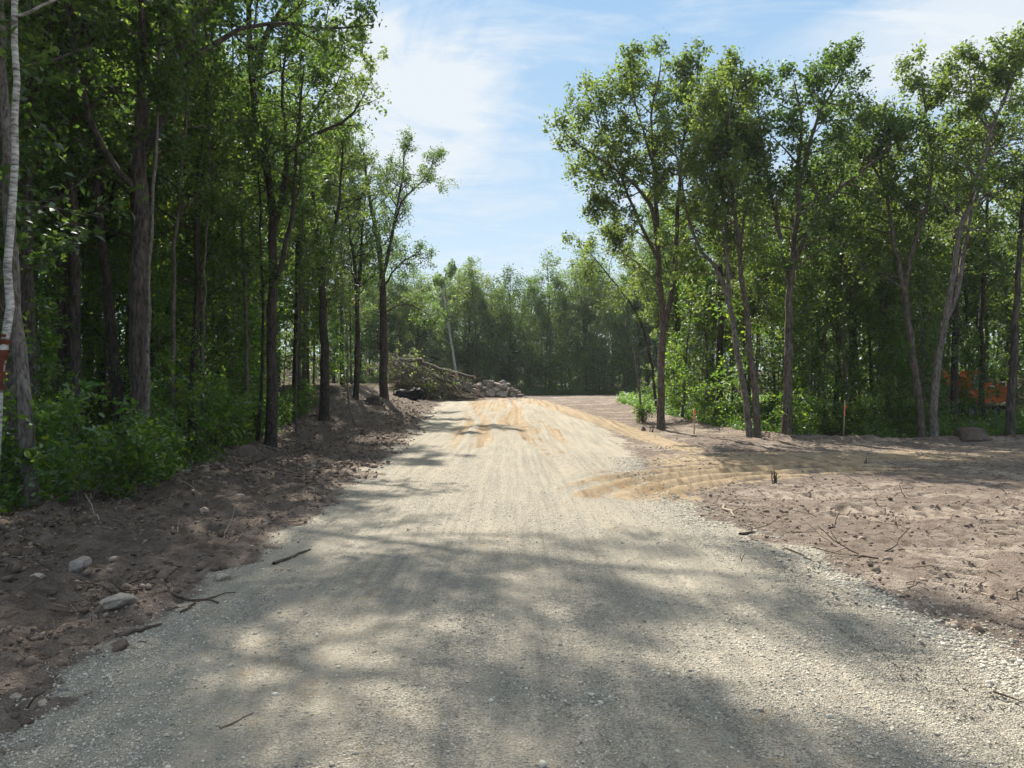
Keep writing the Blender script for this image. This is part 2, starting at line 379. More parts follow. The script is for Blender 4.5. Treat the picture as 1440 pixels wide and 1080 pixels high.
M['decal'] = plain('white_decal', (0.75, 0.74, 0.70), 0.6, 0.3, 0.05, 9)

# ------------------------------------------------------------------ mesh helpers
def mesh_from(name, V, Fq, mats, tint=None, smooth=False, midx=None):
    """V (n,3); Fq list of int arrays (m,k) with k = 3 or 4 (or one array)"""
    if not isinstance(Fq, list): Fq = [Fq]
    Fq = [f for f in Fq if len(f)]
    me = bpy.data.meshes.new(name)
    V = np.asarray(V, np.float32)
    me.vertices.add(len(V)); me.vertices.foreach_set('co', V.ravel())
    loops = np.concatenate([f.ravel() for f in Fq]).astype(np.int32)
    sizes = np.concatenate([np.full(len(f), f.shape[1]) for f in Fq]).astype(np.int32)
    me.loops.add(len(loops)); me.loops.foreach_set('vertex_index', loops)
    me.polygons.add(len(sizes))
    st = np.concatenate([[0], np.cumsum(sizes)[:-1]]).astype(np.int32)
    me.polygons.foreach_set('loop_start', st)
    me.polygons.foreach_set('loop_total', sizes)
    if smooth: me.polygons.foreach_set('use_smooth', np.ones(len(sizes), bool))
    if midx is not None: me.polygons.foreach_set('material_index', np.asarray(midx, np.int32))
    for m in (mats if isinstance(mats, (list, tuple)) else [mats]): me.materials.append(m)
    if tint is not None:
        at = me.attributes.new('tint', 'FLOAT', 'POINT'); at.data.foreach_set('value', np.asarray(tint, np.float32))
    me.update(calc_edges=True); me.validate()
    return me

def link(name, me, parent=None, loc=(0, 0, 0)):
    o = bpy.data.objects.new(name, me); C.objects.link(o)
    o.location = loc
    if parent: o.parent = parent
    return o

def tag(o, label=None, cat=None, group=None, kind=None):
    if label: o['label'] = label
    if cat: o['category'] = cat
    if group: o['group'] = group
    if kind: o['kind'] = kind
    return o

def thing(name, label, cat, loc=(0, 0, 0), rz=0.0, group=None):
    o = bpy.data.objects.new(name, None); C.objects.link(o)
    o.empty_display_size = 0.2
    o.location = loc; o.rotation_euler = (0, 0, rz)
    return tag(o, label, cat, group)

def dup(root, loc, rz, scale=1.0, label=None, group=None, tilt=(0, 0)):
    r = root.copy(); C.objects.link(r); r.location = loc; r.rotation_euler = (tilt[0], tilt[1], rz)
    r.scale = (scale,) * 3 if isinstance(scale, (int, float)) else scale
    if label: r['label'] = label
    if group: r['group'] = group
    for ch in list(root.children):
        c = ch.copy(); C.objects.link(c); c.parent = r
        for gch in list(ch.children):
            d = gch.copy(); C.objects.link(d); d.parent = c
    return r

def norm(v):
    return v / np.maximum(np.linalg.norm(v, axis=-1, keepdims=True), 1e-9)

def tubes(paths, rad, sides):
    """paths (N,S,3), rad (N,S) -> verts, quads"""
    N, S, _ = paths.shape
    tg = np.gradient(paths, axis=1); tg = norm(tg)
    mean = norm(paths[:, -1] - paths[:, 0] + 1e-6)
    ref = np.where(np.abs(mean[:, 2:3]) > 0.8, np.array([[1.0, 0.13, 0.0]]), np.array([[0.1, 0.07, 1.0]]))
    ref = np.repeat(ref[:, None, :], S, 1)
    u = norm(np.cross(tg, ref)); v = np.cross(tg, u)
    an = np.arange(sides) * 2 * np.pi / sides
    V = paths[:, :, None, :] + rad[:, :, None, None] * (np.cos(an)[None, None, :, None] * u[:, :, None, :] + np.sin(an)[None, None, :, None] * v[:, :, None, :])
    idx = np.arange(N * S * sides).reshape(N, S, sides)
    a = idx[:, :-1]; b = idx[:, 1:]
    q = np.stack([a, np.roll(a, -1, 2), np.roll(b, -1, 2), b], -1).reshape(-1, 4)
    return V.reshape(-1, 3), q

class Geo:
    def __init__(s): s.v = []; s.q = []; s.t = []; s.n = 0
    def add(s, V, Q, tint=None):
        s.v.append(V); s.q.append(Q + s.n); s.n += len(V)
        if tint is not None: s.t.append(tint)
    def mesh(s, name, mats, smooth=False):
        fs = {}
        for q in s.q: fs.setdefault(q.shape[1], []).append(q)
        return mesh_from(name, np.concatenate(s.v), [np.concatenate(f) for f in fs.values()], mats, np.concatenate(s.t) if s.t else None, smooth)

def resample(pts, rad, S):
    pts = np.asarray(pts, float); rad = np.asarray(rad, float)
    for _ in range(2):                                   # Chaikin smoothing
        q = [pts[0]]; rr = [rad[0]]
        for i in range(len(pts) - 1):
            q += [pts[i] * .75 + pts[i + 1] * .25, pts[i] * .25 + pts[i + 1] * .75]
            rr += [rad[i] * .75 + rad[i + 1] * .25, rad[i] * .25 + rad[i + 1] * .75]
        q.append(pts[-1]); rr.append(rad[-1]); pts, rad = np.array(q), np.array(rr)
    L = np.concatenate([[0], np.cumsum(np.linalg.norm(np.diff(pts, axis=0), axis=1))])
    t = np.linspace(0, L[-1], S)
    return np.stack([np.interp(t, L, pts[:, k]) for k in range(3)], 1), np.interp(t, L, rad), L[-1]

def grow(rng, p, d, L, S, jit, trop):
    N = len(p); path = np.empty((N, S + 1, 3)); path[:, 0] = p; dirs = np.empty((N, S + 1, 3)); dirs[:, 0] = d
    for k in range(S):
        d = norm(d + rng.normal(0, jit, (N, 3)) + np.array([0, 0, 1.0]) * trop)
        path[:, k + 1] = path[:, k] + d * (L / S)[:, None]; dirs[:, k + 1] = d
    return path, dirs

def spawn(rng, path, dirs, k, t0, t1, a0, a1):
    N, S1, _ = path.shape
    t = t0 + (t1 - t0) * (np.arange(k)[None, :] + rng.random((N, k))) / k
    f = t * (S1 - 1); i = np.minimum(f.astype(int), S1 - 2); w = (f - i)[..., None]
    n = np.arange(N)[:, None]
    p = path[n, i] * (1 - w) + path[n, i + 1] * w
    d = norm(path[n, i + 1] - path[n, i])
    r = norm(rng.normal(0, 1, d.shape)); side = norm(r - d * (r * d).sum(-1, keepdims=True))
    a = rng.uniform(a0, a1, t.shape)[..., None]
    nd_ = d * np.cos(a) + side * np.sin(a)
    par = np.repeat(np.arange(N)[:, None], k, 1)
    return p.reshape(-1, 3), nd_.reshape(-1, 3), t.reshape(-1), par.reshape(-1)

def leaves(rng, cen, size, shape='rhomb', up=0.55, tint=None, aspect=0.55, droop=0.0):
    """a leaf-sized face at each centre"""
    n = len(cen)
    nrm = norm(rng.normal(0, 1, (n, 3)) + np.array([0, 0, up * 2]))
    r = norm(rng.normal(0, 1, (n, 3)) + np.array([0, 0, -droop]))
    ax = norm(r - nrm * (r * nrm).sum(-1, keepdims=True)); sd = np.cross(nrm, ax)
    s = (size * rng.uniform(0.45, 1.35, n))[:, None]
    w = s * aspect
    fold = nrm * s * 0.12
    if shape == 'rhomb':
        V = np.stack([cen - ax * s * .5, cen + sd * w * .5 + fold + ax * s * .05, cen + ax * s * .5, cen - sd * w * .5 + fold + ax * s * .05], 1)
        Q = np.arange(n * 4).reshape(n, 4); k = 4
    else:                                                # ovate, folded along the midrib
        V = np.stack([cen - ax * s * .5, cen - ax * s * .2 + sd * w * .48 + fold, cen + ax * s * .15 + sd * w * .42 + fold, cen + ax * s * .55 - fold * .5,
                      cen + ax * s * .15 - sd * w * .42 + fold, cen - ax * s * .2 - sd * w * .48 + fold], 1)
        b = np.arange(n)[:, None] * 6
        Q = np.concatenate([b + np.array([[0, 1, 2, 3]]), b + np.array([[0, 3, 4, 5]])]); k = 6
    T = np.repeat(tint if tint is not None else rng.random(n), k)
    return V.reshape(-1, 3), Q, T

def foliage(rng, tips, n, spread, size, shape='rhomb', **kw):
    """n leaves scattered round every twig of tips (N,S,3)"""
    N, S, _ = tips.shape
    clump = rng.normal(0.45, 0.16, N)
    t = rng.random((N, n)) ** 0.8 * (S - 1) * 0.999; i = t.astype(int); w = (t - i)[..., None]; k = np.arange(N)[:, None]
    c = tips[k, i] * (1 - w) + tips[k, i + 1] * w + rng.normal(0, spread, (N, n, 3))
    tint = np.clip(clump[:, None] + rng.normal(0, 0.17, (N, n)), 0, 1)
    return leaves(rng, c.reshape(-1, 3), size, shape, tint=tint.ravel(), **kw)

# ------------------------------------------------------------------ trees
def dress(rng, path, rad, G, crown, t0, nlat, spread, leafn, leaf, dens=1.0, prof=None, ang=(0.75, 1.4), trop=0.05, sub=6, tw=4, shape='rhomb', lspread=0.11, top=True):
    """laterals, sub-branches, twigs and leaves on one stem; wood goes to G, leaves to crown"""
    p1 = path[None]; d1 = norm(np.gradient(path, axis=0))[None]
    k = max(2, int(nlat))
    p, d, t, _ = spawn(rng, p1, d1, k, t0, 0.985, *ang)
    u = (t - t0) / max(1e-6, 1 - t0)
    if prof is None: prof = lambda q: 0.55 + 0.6 * np.sin(np.pi * np.clip(q * 0.8 + 0.12, 0, 1)) - 0.30 * q
    L = spread * prof(u) * rng.uniform(0.65, 1.25, len(u))
    if top:
        p = np.concatenate([p, path[-1:]]); d = np.concatenate([d, d1[0, -1:]]); L = np.append(L, spread * 0.38); t = np.append(t, 1.0)
    rp = np.interp(t, np.linspace(0, 1, len(rad)), rad)
    lat, ld = grow(rng, p, d, L, 6, 0.16, trop)
    r0 = np.minimum(rp * 0.6, 0.012 + 0.016 * L)
    V, Q = tubes(lat, r0[:, None] * np.linspace(1, 0.25, 7)[None], 5); G.add(V, Q)
    p, d, t, par = spawn(rng, lat, ld, sub, 0.18, 0.98, 0.5, 1.2)
    L2 = L[par] * rng.uniform(0.30, 0.62, len(t)) * (1.2 - 0.5 * t)
    sb, sd = grow(rng, p, d, L2, 3, 0.22, trop)
    r1 = np.maximum(0.004, r0[par] * 0.4)
    V, Q = tubes(sb, r1[:, None] * np.linspace(1, 0.35, 4)[None], 3); G.add(V, Q)
    p, d, t, par = spawn(rng, sb, sd, tw, 0.2, 1.0, 0.4, 1.2)
    L3 = rng.uniform(0.22, 0.5, len(t)) * min(1.0, spread / 1.6)
    twg, _ = grow(rng, p, d, L3, 2, 0.25, trop)
    # whole boughs differ in how leafy they are
    bough = np.clip(rng.normal(dens, 0.28, len(sb)), 0.08, 1)
    keep = rng.random(len(twg)) < bough[par]
    if leafn:
        V, Q, T = foliage(rng, twg[keep], leafn, lspread, leaf, shape); crown.add(V, Q, T)

def stem(rng, base, height, lean, wob, r, S=18, taper=0.22):
    z = np.linspace(0, 1, S)
    bx = np.cumsum(rng.normal(0, wob, S)); by = np.cumsum(rng.normal(0, wob, S))
    pts = np.stack([base[0] + lean[0] * height * z ** 1.3 + (bx - bx[0]) * z, base[1] + lean[1] * height * z ** 1.3 + (by - by[0]) * z, base[2] + height * z], 1)
    rad = r * (1 - (1 - taper) * z ** 0.9); rad[0] *= 1.35; rad[1] *= 1.08
    return pts, rad

def proto(name, label, cat, group, seed, Hh, r, cb, spread, nlat, leafn, leaf, bark, leafm, wob=0.05, fork=0, dens=1.0, sub=5, tw=4, sides=9, loc=(0, 0, -50), trop=0.05, lspread=0.11, low=0, ang=(0.7, 1.4)):
    rng = np.random.default_rng(seed)
    root = thing(name, label, cat, loc, 0, group)
    G, K = Geo(), Geo()
    pts, rad = stem(rng, (0, 0, -0.2), Hh, (rng.normal(0, .03), rng.normal(0, .03)), wob, r)
    V, Q = tubes(pts[None], rad[None], sides); G.add(V, Q)
    dress(rng, pts, rad, G, K, cb, nlat, spread, leafn, leaf, dens, sub=sub, tw=tw, trop=trop, lspread=lspread, ang=ang)
    for f in range(fork):
        i = int(len(pts) * rng.uniform(0.35, 0.55)); a = rng.uniform(0, 6.28)
        hh = Hh * (1 - i / len(pts)) * rng.uniform(0.75, 0.95)
        q, rr = stem(rng, pts[i], hh, (0.32 * math.cos(a), 0.32 * math.sin(a)), wob, rad[i] * 0.68, 12); rr[0] /= 1.3
        V, Q = tubes(q[None], rr[None], sides); G.add(V, Q)
        dress(rng, q, rr, G, K, 0.3, nlat * 0.6, spread * 0.9, leafn, leaf, dens, sub=sub, tw=tw, trop=trop, lspread=lspread, ang=ang)
    if low:                                             # a few thin leafy shoots low on the trunk
        dress(rng, pts[:9], rad[:9], G, K, 0.25, low, spread * 0.55, leafn, leaf, 0.6, sub=3, tw=3, trop=0.02, lspread=lspread)
    link('trunk', G.mesh(name + '_wood', bark, True), root)
    link('crown', K.mesh(name + '_leaves', leafm), root)
    return root

DENS = 1.0          # how leafy the boughs of the trees being built are
def hero(name, label, Y, stems, bark, leafm, seed, leaf=0.13, leafn=18, cat='tree', group=None, bz=None, sides=12):
    """a tree whose main stems follow the photographed ones. stems: dicts with px (pixel polyline), r0, r1, t0 (foliage starts), n, spread, dy"""
    rng = np.random.default_rng(seed)
    b = stems[0]['px'][0]; bx = (b[0] - 720) / F * Y
    z0 = hz(bx, Y) if bz is None else bz
    root = thing(name, label, cat, (bx, Y, z0), 0, group)
    K = Geo(); trunk = None
    done = []
    for i, s in enumerate(stems):
        n = len(s['px']); dy = s.get('dy', 0.0)
        pts = np.array([P(x, y, Y) for x, y in s['px']])
        pts[:, 1] += dy * np.linspace(0, 1, n) ** 1.2
        if i == 0 or s.get('ground'):
            pts[0, 2] = z0 - 0.25
        else:                                            # start on the nearest point of the stems already built
            allp = np.concatenate(done); j = np.argmin(((allp[:, [0, 2]] - pts[0, [0, 2]]) ** 2).sum(1)); pts[0] = allp[j]
            pts[1:, 1] += allp[j, 1] - Y
        pts -= np.array([bx, Y, z0]); done_off = np.array([bx, Y, z0])
        rad = np.linspace(s['r0'], s['r1'], n)
        S = int(np.clip(np.linalg.norm(np.diff(pts, axis=0), axis=1).sum() * 2.2, 8, 34))
        q, rr, Ls = resample(pts, rad, S)
        q[1:-1] += rng.normal(0, 0.018, (S - 2, 3)) * np.array([1, 1.6, 0.4])
        if i == 0 or s.get('ground'):
            zz = q[:, 2] - q[0, 2]; rr = rr * (1 + 0.38 * np.exp(-zz / 0.22))
        done.append(q + done_off)
        G = Geo()
        V, Q = tubes(q[None], rr[None], sides if i == 0 else 9); G.add(V, Q)
        if s.get('n', 0):
            dress(rng, q, rr, G, K, s.get('t0', 0.3), s['n'], s.get('spread', 1.6), s.get('leafn', leafn), leaf, s.get('dens', DENS), ang=s.get('ang', (0.7, 1.4)), trop=s.get('trop', 0.04), sub=s.get('sub', 6), tw=s.get('tw', 4), lspread=s.get('lspread', 0.10), top=s.get('top', True))
        me = G.mesh(name + '_wood', bark, True)
        if i == 0: trunk = link('trunk', me, root)
        else: link('limb', me, trunk)
    if K.n: link('crown', K.mesh(name + '_leaves', leafm), root)
    return root, done

# ================================================================== THE PLACE
rng0 = np.random.default_rng(7)

# ---- ground: one sheet to the horizon, finest where one stands
def axis(segs):
    out = [np.array([segs[0][0]])]
    for a, b, st in segs:
        n = max(1, int(round((b - a) / st))); out.append(np.linspace(a, b, n + 1)[1:])
    return np.concatenate(out)
gx = axis([(-900, -200, 100), (-200, -40, 8), (-40, -16, 0.6), (-16, -8, 0.16), (-8, -5, 0.06), (-5, 6, 0.05), (6, 12, 0.06), (12, 18, 0.12), (18, 40, 0.5), (40, 200, 8), (200, 900, 100)])
gy = axis([(-300, -20, 35), (-20, 1.5, 0.7), (1.5, 3, 0.06), (3, 9, 0.035), (9, 14, 0.055), (14, 22, 0.085), (22, 36, 0.16), (36, 62, 0.3), (62, 110, 1.5), (110, 300, 12), (300, 1500, 100)])
X, Yg = np.meshgrid(gx, gy)
zg, zs, zd, zo = zones(X, Yg)
Z = H(X, Yg) + detail(X, Yg, zg, zs, zd)
V = np.stack([X, Yg, Z], -1).reshape(-1, 3)
nx, ny = len(gx), len(gy)
ii = np.arange(nx * ny).reshape(ny, nx)
Q = np.stack([ii[:-1, :-1], ii[:-1, 1:], ii[1:, 1:], ii[1:, :-1]], -1).reshape(-1, 4)
me = mesh_from('ground', V, Q, M['ground'], smooth=True)
ca = me.attributes.new('zone', 'FLOAT_COLOR', 'POINT')
ca.data.foreach_set('color', np.stack([zg, zs, zd, zo], -1).astype(np.float32).ravel())
el_ = np.interp(Yg, EYL, EXL)
dark_soil = np.clip(sstep(-2.2, -4.0, X + 0.6 * (fbm(X * 1.2, Yg * 1.2, 91) - 0.5)) * (1 - 0.5 * sstep(30, 50, Yg)), 0, 1)
at = me.attributes.new('dark_soil', 'FLOAT', 'POINT'); at.data.foreach_set('value', dark_soil.astype(np.float32).ravel())
aw, ac = arcs(X, Yg)
dry = np.clip(aw * (0.55 + 0.4 * ac) + 0.8 * sstep(0.58, 0.74, fbm(X * 0.5 + Yg * 0.25, Yg * 1.3 - X * 0.35, 92)) * (X > 2), 0, 1)
at = me.attributes.new('dry', 'FLOAT', 'POINT'); at.data.foreach_set('value', dry.astype(np.float32).ravel())
tag(link('ground', me), kind='structure')

# ---- crushed stone and clods lying loose on it
def ico():
    import bmesh
    bm = bmesh.new(); bmesh.ops.create_icosphere(bm, subdivisions=1, radius=1)
    v = np.array([q.co[:] for q in bm.verts]); f = np.array([[w.index for w in p.verts] for p in bm.faces]); bm.free(); return v, f
IV, IF = ico()
def ico2(sub):
    import bmesh
    bm = bmesh.new(); bmesh.ops.create_icosphere(bm, subdivisions=sub, radius=1)
    v = np.array([q.co[:] for q in bm.verts]); f = np.array([[w.index for w in p.verts] for p in bm.faces]); bm.free(); return v, f

def pebbles(name, pts, size, m, kind_tint, seed, flat=0.65, sink=0.25):
    rng = np.random.default_rng(seed); n = len(pts)
    sc = size[:, None] * np.stack([rng.uniform(0.7, 1.3, n), rng.uniform(0.6, 1.0, n), flat * rng.uniform(0.7, 1.2, n)], 1)
    v = IV[None] * (1 + rng.uniform(-0.40, 0.34, (n, 12)))[..., None] * sc[:, None]
    a = rng.uniform(0, 6.28, n); ca_, sa_ = np.cos(a)[:, None], np.sin(a)[:, None]
    t = rng.normal(0, 0.35, n)[:, None]
    x, y, z = v[..., 0], v[..., 1], v[..., 2]
    y, z = y * np.cos(t) - z * np.sin(t), y * np.sin(t) + z * np.cos(t)
    v = np.stack([x * ca_ - y * sa_, x * sa_ + y * ca_, z], -1)
    v += pts[:, None] + np.array([0, 0, 1.0]) * (size * flat * (1 - 2 * sink))[:, None, None] * 0.5
    f = (IF[None] + (np.arange(n) * 12)[:, None, None]).reshape(-1, 3)
    o = link(name, mesh_from(name, v.reshape(-1, 3), f, m, np.repeat(kind_tint, 12)))
    return tag(o, kind='stuff')

def scatter(rng, n, xr, yr, dens):
    # more candidates near the viewer's end of the road, thinned by density
    y = yr[0] * (yr[1] / yr[0]) ** rng.random(n); x = rng.uniform(*xr, n)
    k = rng.random(n) < dens(x, y); return x[k], y[k]

rng = np.random.default_rng(11)
def gdens(x, y):
    g, s, d, o = zones(x, y)
    xr, xl = np.interp(y, YR, XR), np.interp(y, YL, XL)
    wind = 0.75 * np.exp(-((x - xr + 0.30) / 0.55) ** 2) + 0.5 * np.exp(-((x - xl - 0.1) / 0.25) ** 2)
    pat = sstep(0.48, 0.66, fbm(x * 1.0, y * 0.8, 77)) * (0.25 + sstep(7, 3.5, y))
    return (1 - 0.8 * (np.abs(x - 2.32 - 0.03 * (y - 4)) < 0.27) * (y < 8.5)) * np.clip(g * (0.22 + 0.6 * pat) + wind * 0.85 * (0.3 + g), 0, 1) * (x > -0.75 * y - .3) * (x < 0.75 * y + .3)
x, y = scatter(rng, 260000, (-3.4, 4.2), (2.6, 17), gdens)
wind = np.exp(-((x - np.interp(y, YR, XR) + 0.25) / 0.45) ** 2)
sz = rng.lognormal(0, 0.42, len(x)) * (0.0042 + 0.0043 * wind)
sz = np.clip(sz, 0.0025, 0.022)
pebbles('gravel', np.stack([x, y, Hf(x, y)], 1), sz, M['gravel'], np.clip(rng.normal(0.40, 0.2, len(x)) + 0.03 * wind, 0, 1), 3)
def cdens(x, y):
    g, s, d, o = zones(x, y); q = np.clip(1 - g - s, 0, 1)
    return q * (0.25 + 0.75 * sstep(0.45, 0.65, fbm(x * 1.3, y * 1.3, 88))) * np.where(x < -2, 1.0, 0.8) * (x > -0.75 * y - .3) * (x < 0.75 * y + .3)
x, y = scatter(rng, 120000, (-9, 13), (3.2, 24), cdens)
x2, y2 = scatter(rng, 26000, (-9, -2), (12, 44), cdens)
x, y = np.concatenate([x, x2]), np.concatenate([y, y2])
sz = np.clip(rng.lognormal(0, 0.6, len(x)) * np.where(np.arange(len(x)) < len(x) - len(x2), np.where(x > 2, 0.0085, 0.011), 0.021), 0.004, np.where(x > 2, 0.045, 0.085))
tt = np.clip(rng.normal(0.5, 0.22, len(x)) - 0.22 * (x < -2), 0, 1)
pebbles('dirt_clods', np.stack([x, y, Hf(x, y)], 1), sz, M['clod'], tt, 4, 0.7)

# ---- chips, torn roots and dead leaves
rng = np.random.default_rng(13)
x, y = scatter(rng, 26000, (-9, 14), (3.4, 26), lambda x, y: cdens(x, y) * 0.9 * sstep(0.4, 0.62, fbm(x * 0.8, y * 0.8, 89)))
n = len(x); L = np.clip(rng.lognormal(-2.9, 0.55, n), 0.02, 0.26)
d = norm(np.stack([rng.normal(0, 1, n), rng.normal(0, 1, n), np.abs(rng.normal(0, 0.22, n))], 1))
pa, _ = grow(rng, np.stack([x, y, Hf(x, y) + 0.003], 1), d, L, 3, 0.25, 0)
pa[..., 2] = np.maximum(pa[..., 2], Hf(pa[..., 0].ravel(), pa[..., 1].ravel()).reshape(pa.shape[:2]) + 0.002)
V, Q = tubes(pa, (rng.uniform(0.0018, 0.005, n) * (0.6 + 3 * L))[:, None] * np.linspace(1, .5, 4)[None], 4)
tag(link('wood_litter', mesh_from('wood_litter', V, Q, tinted('litter_wood', [(0, (0.035, 0.026, 0.02)), (0.6, (0.10, 0.075, 0.056)), (0.85, (0.22, 0.17, 0.13)), (1, (0.36, 0.29, 0.22))]), np.repeat(rng.random(n), 16))), kind='stuff')
x, y = scatter(rng, 30000, (-9, 17), (6, 30), lambda x, y: np.clip(np.exp(-((x - np.interp(y, EYL, EXL) - 0.3) / 0.8) ** 2) + np.exp(-((edge_right(x, y) + 0.2) / 0.6) ** 2), 0, 1) * (np.abs(x) < 0.72 * y))
V, Q, T_ = leaves(rng, np.stack([x, y, Hf(x, y) + 0.015], 1), 0.07, 'ovate', up=1.6)
tag(link('leaf_litter', mesh_from('leaf_litter', V, Q, tinted('dead_leaves', [(0, (0.05, 0.034, 0.022)), (0.5, (0.13, 0.085, 0.05)), (1, (0.26, 0.19, 0.12))]), T_)), kind='stuff')

# ------------------------------------------------------------------ the trees one can tell apart
TL = 'trees beside the road'
heroes = []
def T(*a, **k):
    r = hero(*a, **k); heroes.append(r[0].location.copy()); return r

# birch at the very edge, white with peeled red-brown bark
def birch():
    Y = 9.6
    r, d = T('birch_tree', 'white birch with red-brown peeled bark beside a leaning grey trunk', Y, [
        dict(px=[(-9, 700), (-2, 600), (5, 500), (10, 400), (14, 300), (18, 180), (21, 60), (23, -100), (28, -420)], r0=0.057, r1=0.032, t0=0.62, n=12, spread=1.3),
    ], M['birch'], M['leaf'], 41, leaf=0.085, cat='birch', leafn=14)
    trunk = r.children[0]
    # torn bark: a thin sleeve wrapping part of the trunk, ragged at its rim
    path = d[0] - np.array(r.location); zz = path[:, 2]
    za, zb = P(0, 548, Y)[2] - r.location.z, P(0, 470, Y)[2] - r.location.z
    rg = np.random.default_rng(5); NS, NA = 22, 14
    V = []; keep = np.ones((NS - 1, NA), bool)
    for i in range(NS):
        z = za + (zb - za) * i / (NS - 1)
        c = [np.interp(z, zz, path[:, k]) for k in range(2)]
        rr = np.interp(z, zz, np.linspace(0.057, 0.032, len(zz))) + 0.006
        for j in range(NA):
            a = j * 2 * math.pi / NA
            q = rr + rg.uniform(0, 0.004) + 0.010 * (vnoise(j * 0.9, i * 0.5, 3) > 0.75)
            V.append((c[0] + q * math.cos(a), c[1] + q * math.sin(a), z + rg.normal(0, 0.006)))
    Qs = []
    for i in range(NS - 1):
        for j in range(NA):
            if vnoise(np.array([j * 0.55]), np.array([i * 0.42]), 8)[0] > 0.36 and not (15 <= i <= 16):
                Qs.append((i * NA + j, i * NA + (j + 1) % NA, (i + 1) * NA + (j + 1) % NA, (i + 1) * NA + j))
    p = link('peeled_bark', mesh_from('peeled_bark', V, np.array(Qs), M['peel'], smooth=True), trunk)
    p['label'] = 'red-brown torn bark low on the birch'
birch()

T('leaning_tree', 'grey smooth trunk leaning beside the white birch', 10.2, [
    dict(px=[(46, 712), (42, 640), (34, 560), (24, 480), (17, 400), (10, 250), (0, 60), (-20, -200), (-30, -450)], r0=0.105, r1=0.05, t0=0.55, n=14, spread=1.5)],
  M['grey_bark'], M['leaf'], 42, leaf=0.09, leafn=14)

T('oak_tree', 'thick furrowed oak by the road edge with a limb reaching over the soil', 14.6, [
    dict(px=[(193, 664), (195, 560), (194, 430), (198, 330), (196, 200), (202, 60), (205, -100), (220, -300), (230, -440)], r0=0.185, r1=0.06, t0=0.50, n=20, spread=2.9, leafn=15),
    dict(px=[(194, 285), (176, 252), (160, 225), (148, 190), (138, 150), (128, 60), (100, -80)], r0=0.075, r1=0.03, t0=0.35, n=10, spread=1.6, dy=-0.8, leafn=13),
    dict(px=[(198, 250), (222, 170), (246, 105), (275, 68), (320, 36), (345, 21), (385, 17), (440, 26), (474, 19), (514, 13)], r0=0.08, r1=0.012, t0=0.25, n=15, spread=1.15, dy=0.6, dens=0.5, leafn=9, ang=(0.7, 1.5), top=False),
    dict(px=[(200, 150), (235, 60), (285, -60), (340, -160), (420, -260), (520, -330)], r0=0.11, r1=0.03, t0=0.35, n=16, spread=1.9, dy=2.6, leafn=13),
    dict(px=[(203, 20), (170, -80), (130, -180), (60, -280)], r0=0.08, r1=0.03, t0=0.2, n=12, spread=2.2, dy=1.5),
], M['oak'], M['leaf'], 43, leaf=0.122, cat='oak tree', sides=16)

T('slender_tree', 'thin pale stem standing tight against the thick oak', 14.2, [
    dict(px=[(210, 676), (209, 600), (208, 500), (209, 420), (212, 330), (218, 200), (225, 40), (235, -160)], r0=0.045, r1=0.02, t0=0.55, n=10, spread=0.9)],
  M['grey_bark'], M['leaf'], 44, leaf=0.122)

T('forked_tree', 'dark forked tree with bare dead branches reaching into the sky', 21.5, [
    dict(px=[(381, 630), (382, 560), (383, 500), (382, 430), (386, 340), (378, 250), (356, 150), (348, 30), (345, -110), (350, -200)], r0=0.175, r1=0.05, t0=0.42, n=20, spread=2.3, leafn=13),
    dict(px=[(384, 412), (398, 372), (410, 340), (418, 300), (424, 250), (432, 180), (440, 120)], r0=0.085, r1=0.025, t0=0.3, n=11, spread=1.5, dy=-1.0, leafn=12),
    dict(px=[(392, 330), (398, 270), (401, 225), (397, 180), (390, 140), (387, 80), (392, 20)], r0=0.09, r1=0.025, t0=0.25, n=12, spread=1.6, dy=0.8, leafn=12),
    dict(px=[(404, 225), (418, 197), (450, 181), (484, 172), (503, 152), (514, 138), (522, 122)], r0=0.07, r1=0.010, t0=0.3, n=9, spread=0.75, dy=-0.6, leafn=5, dens=0.3, ang=(0.5, 1.0), top=False),
    dict(px=[(410, 205), (436, 160), (452, 120), (462, 90), (474, 72), (478, 50)], r0=0.055, r1=0.010, t0=0.3, n=8, spread=0.7, dy=0.5, leafn=6, dens=0.35, ang=(0.5, 1.0), top=False),
    dict(px=[(352, 100), (378, 30), (420, -45), (490, -120), (560, -165), (615, -185)], r0=0.10, r1=0.03, t0=0.3, n=18, spread=2.0, dy=1.2, leafn=14),
    dict(px=[(350, 0), (390, -90), (440, -180), (500, -240), (560, -270)], r0=0.08, r1=0.03, t0=0.3, n=14, spread=2.0, dy=-2.5, leafn=14),
], M['dark_bark'], M['leaf'], 45, leaf=0.122)

T('leafy_tree', 'dark tree with split top between the forked tree and the far roadside boulder', 29.5, [
    dict(px=[(456, 592), (457, 500), (454, 440), (452, 390), (446, 330), (440, 270), (436, 215)], r0=0.20, r1=0.05, t0=0.40, n=13, spread=1.9, leafn=14),
    dict(px=[(453, 395), (466, 350), (478, 310), (486, 260), (490, 210)], r0=0.10, r1=0.03, t0=0.2, n=11, spread=1.8, dy=-1, leafn=14)],
  M['dark_bark'], M['leaf_olive'], 46, leaf=0.122)

T('dead_sapling', 'thin crooked dead stem leaning out over the dark soil', 29.0, [
    dict(px=[(502, 600), (492, 570), (488, 540), (490, 500), (486, 450), (482, 400), (480, 350)], r0=0.045, r1=0.012, t0=0.5, n=5, spread=0.8, dens=0.25, leafn=4)],
  M['grey_bark'], M['leaf_dry'], 47, leaf=0.1, cat='sapling')

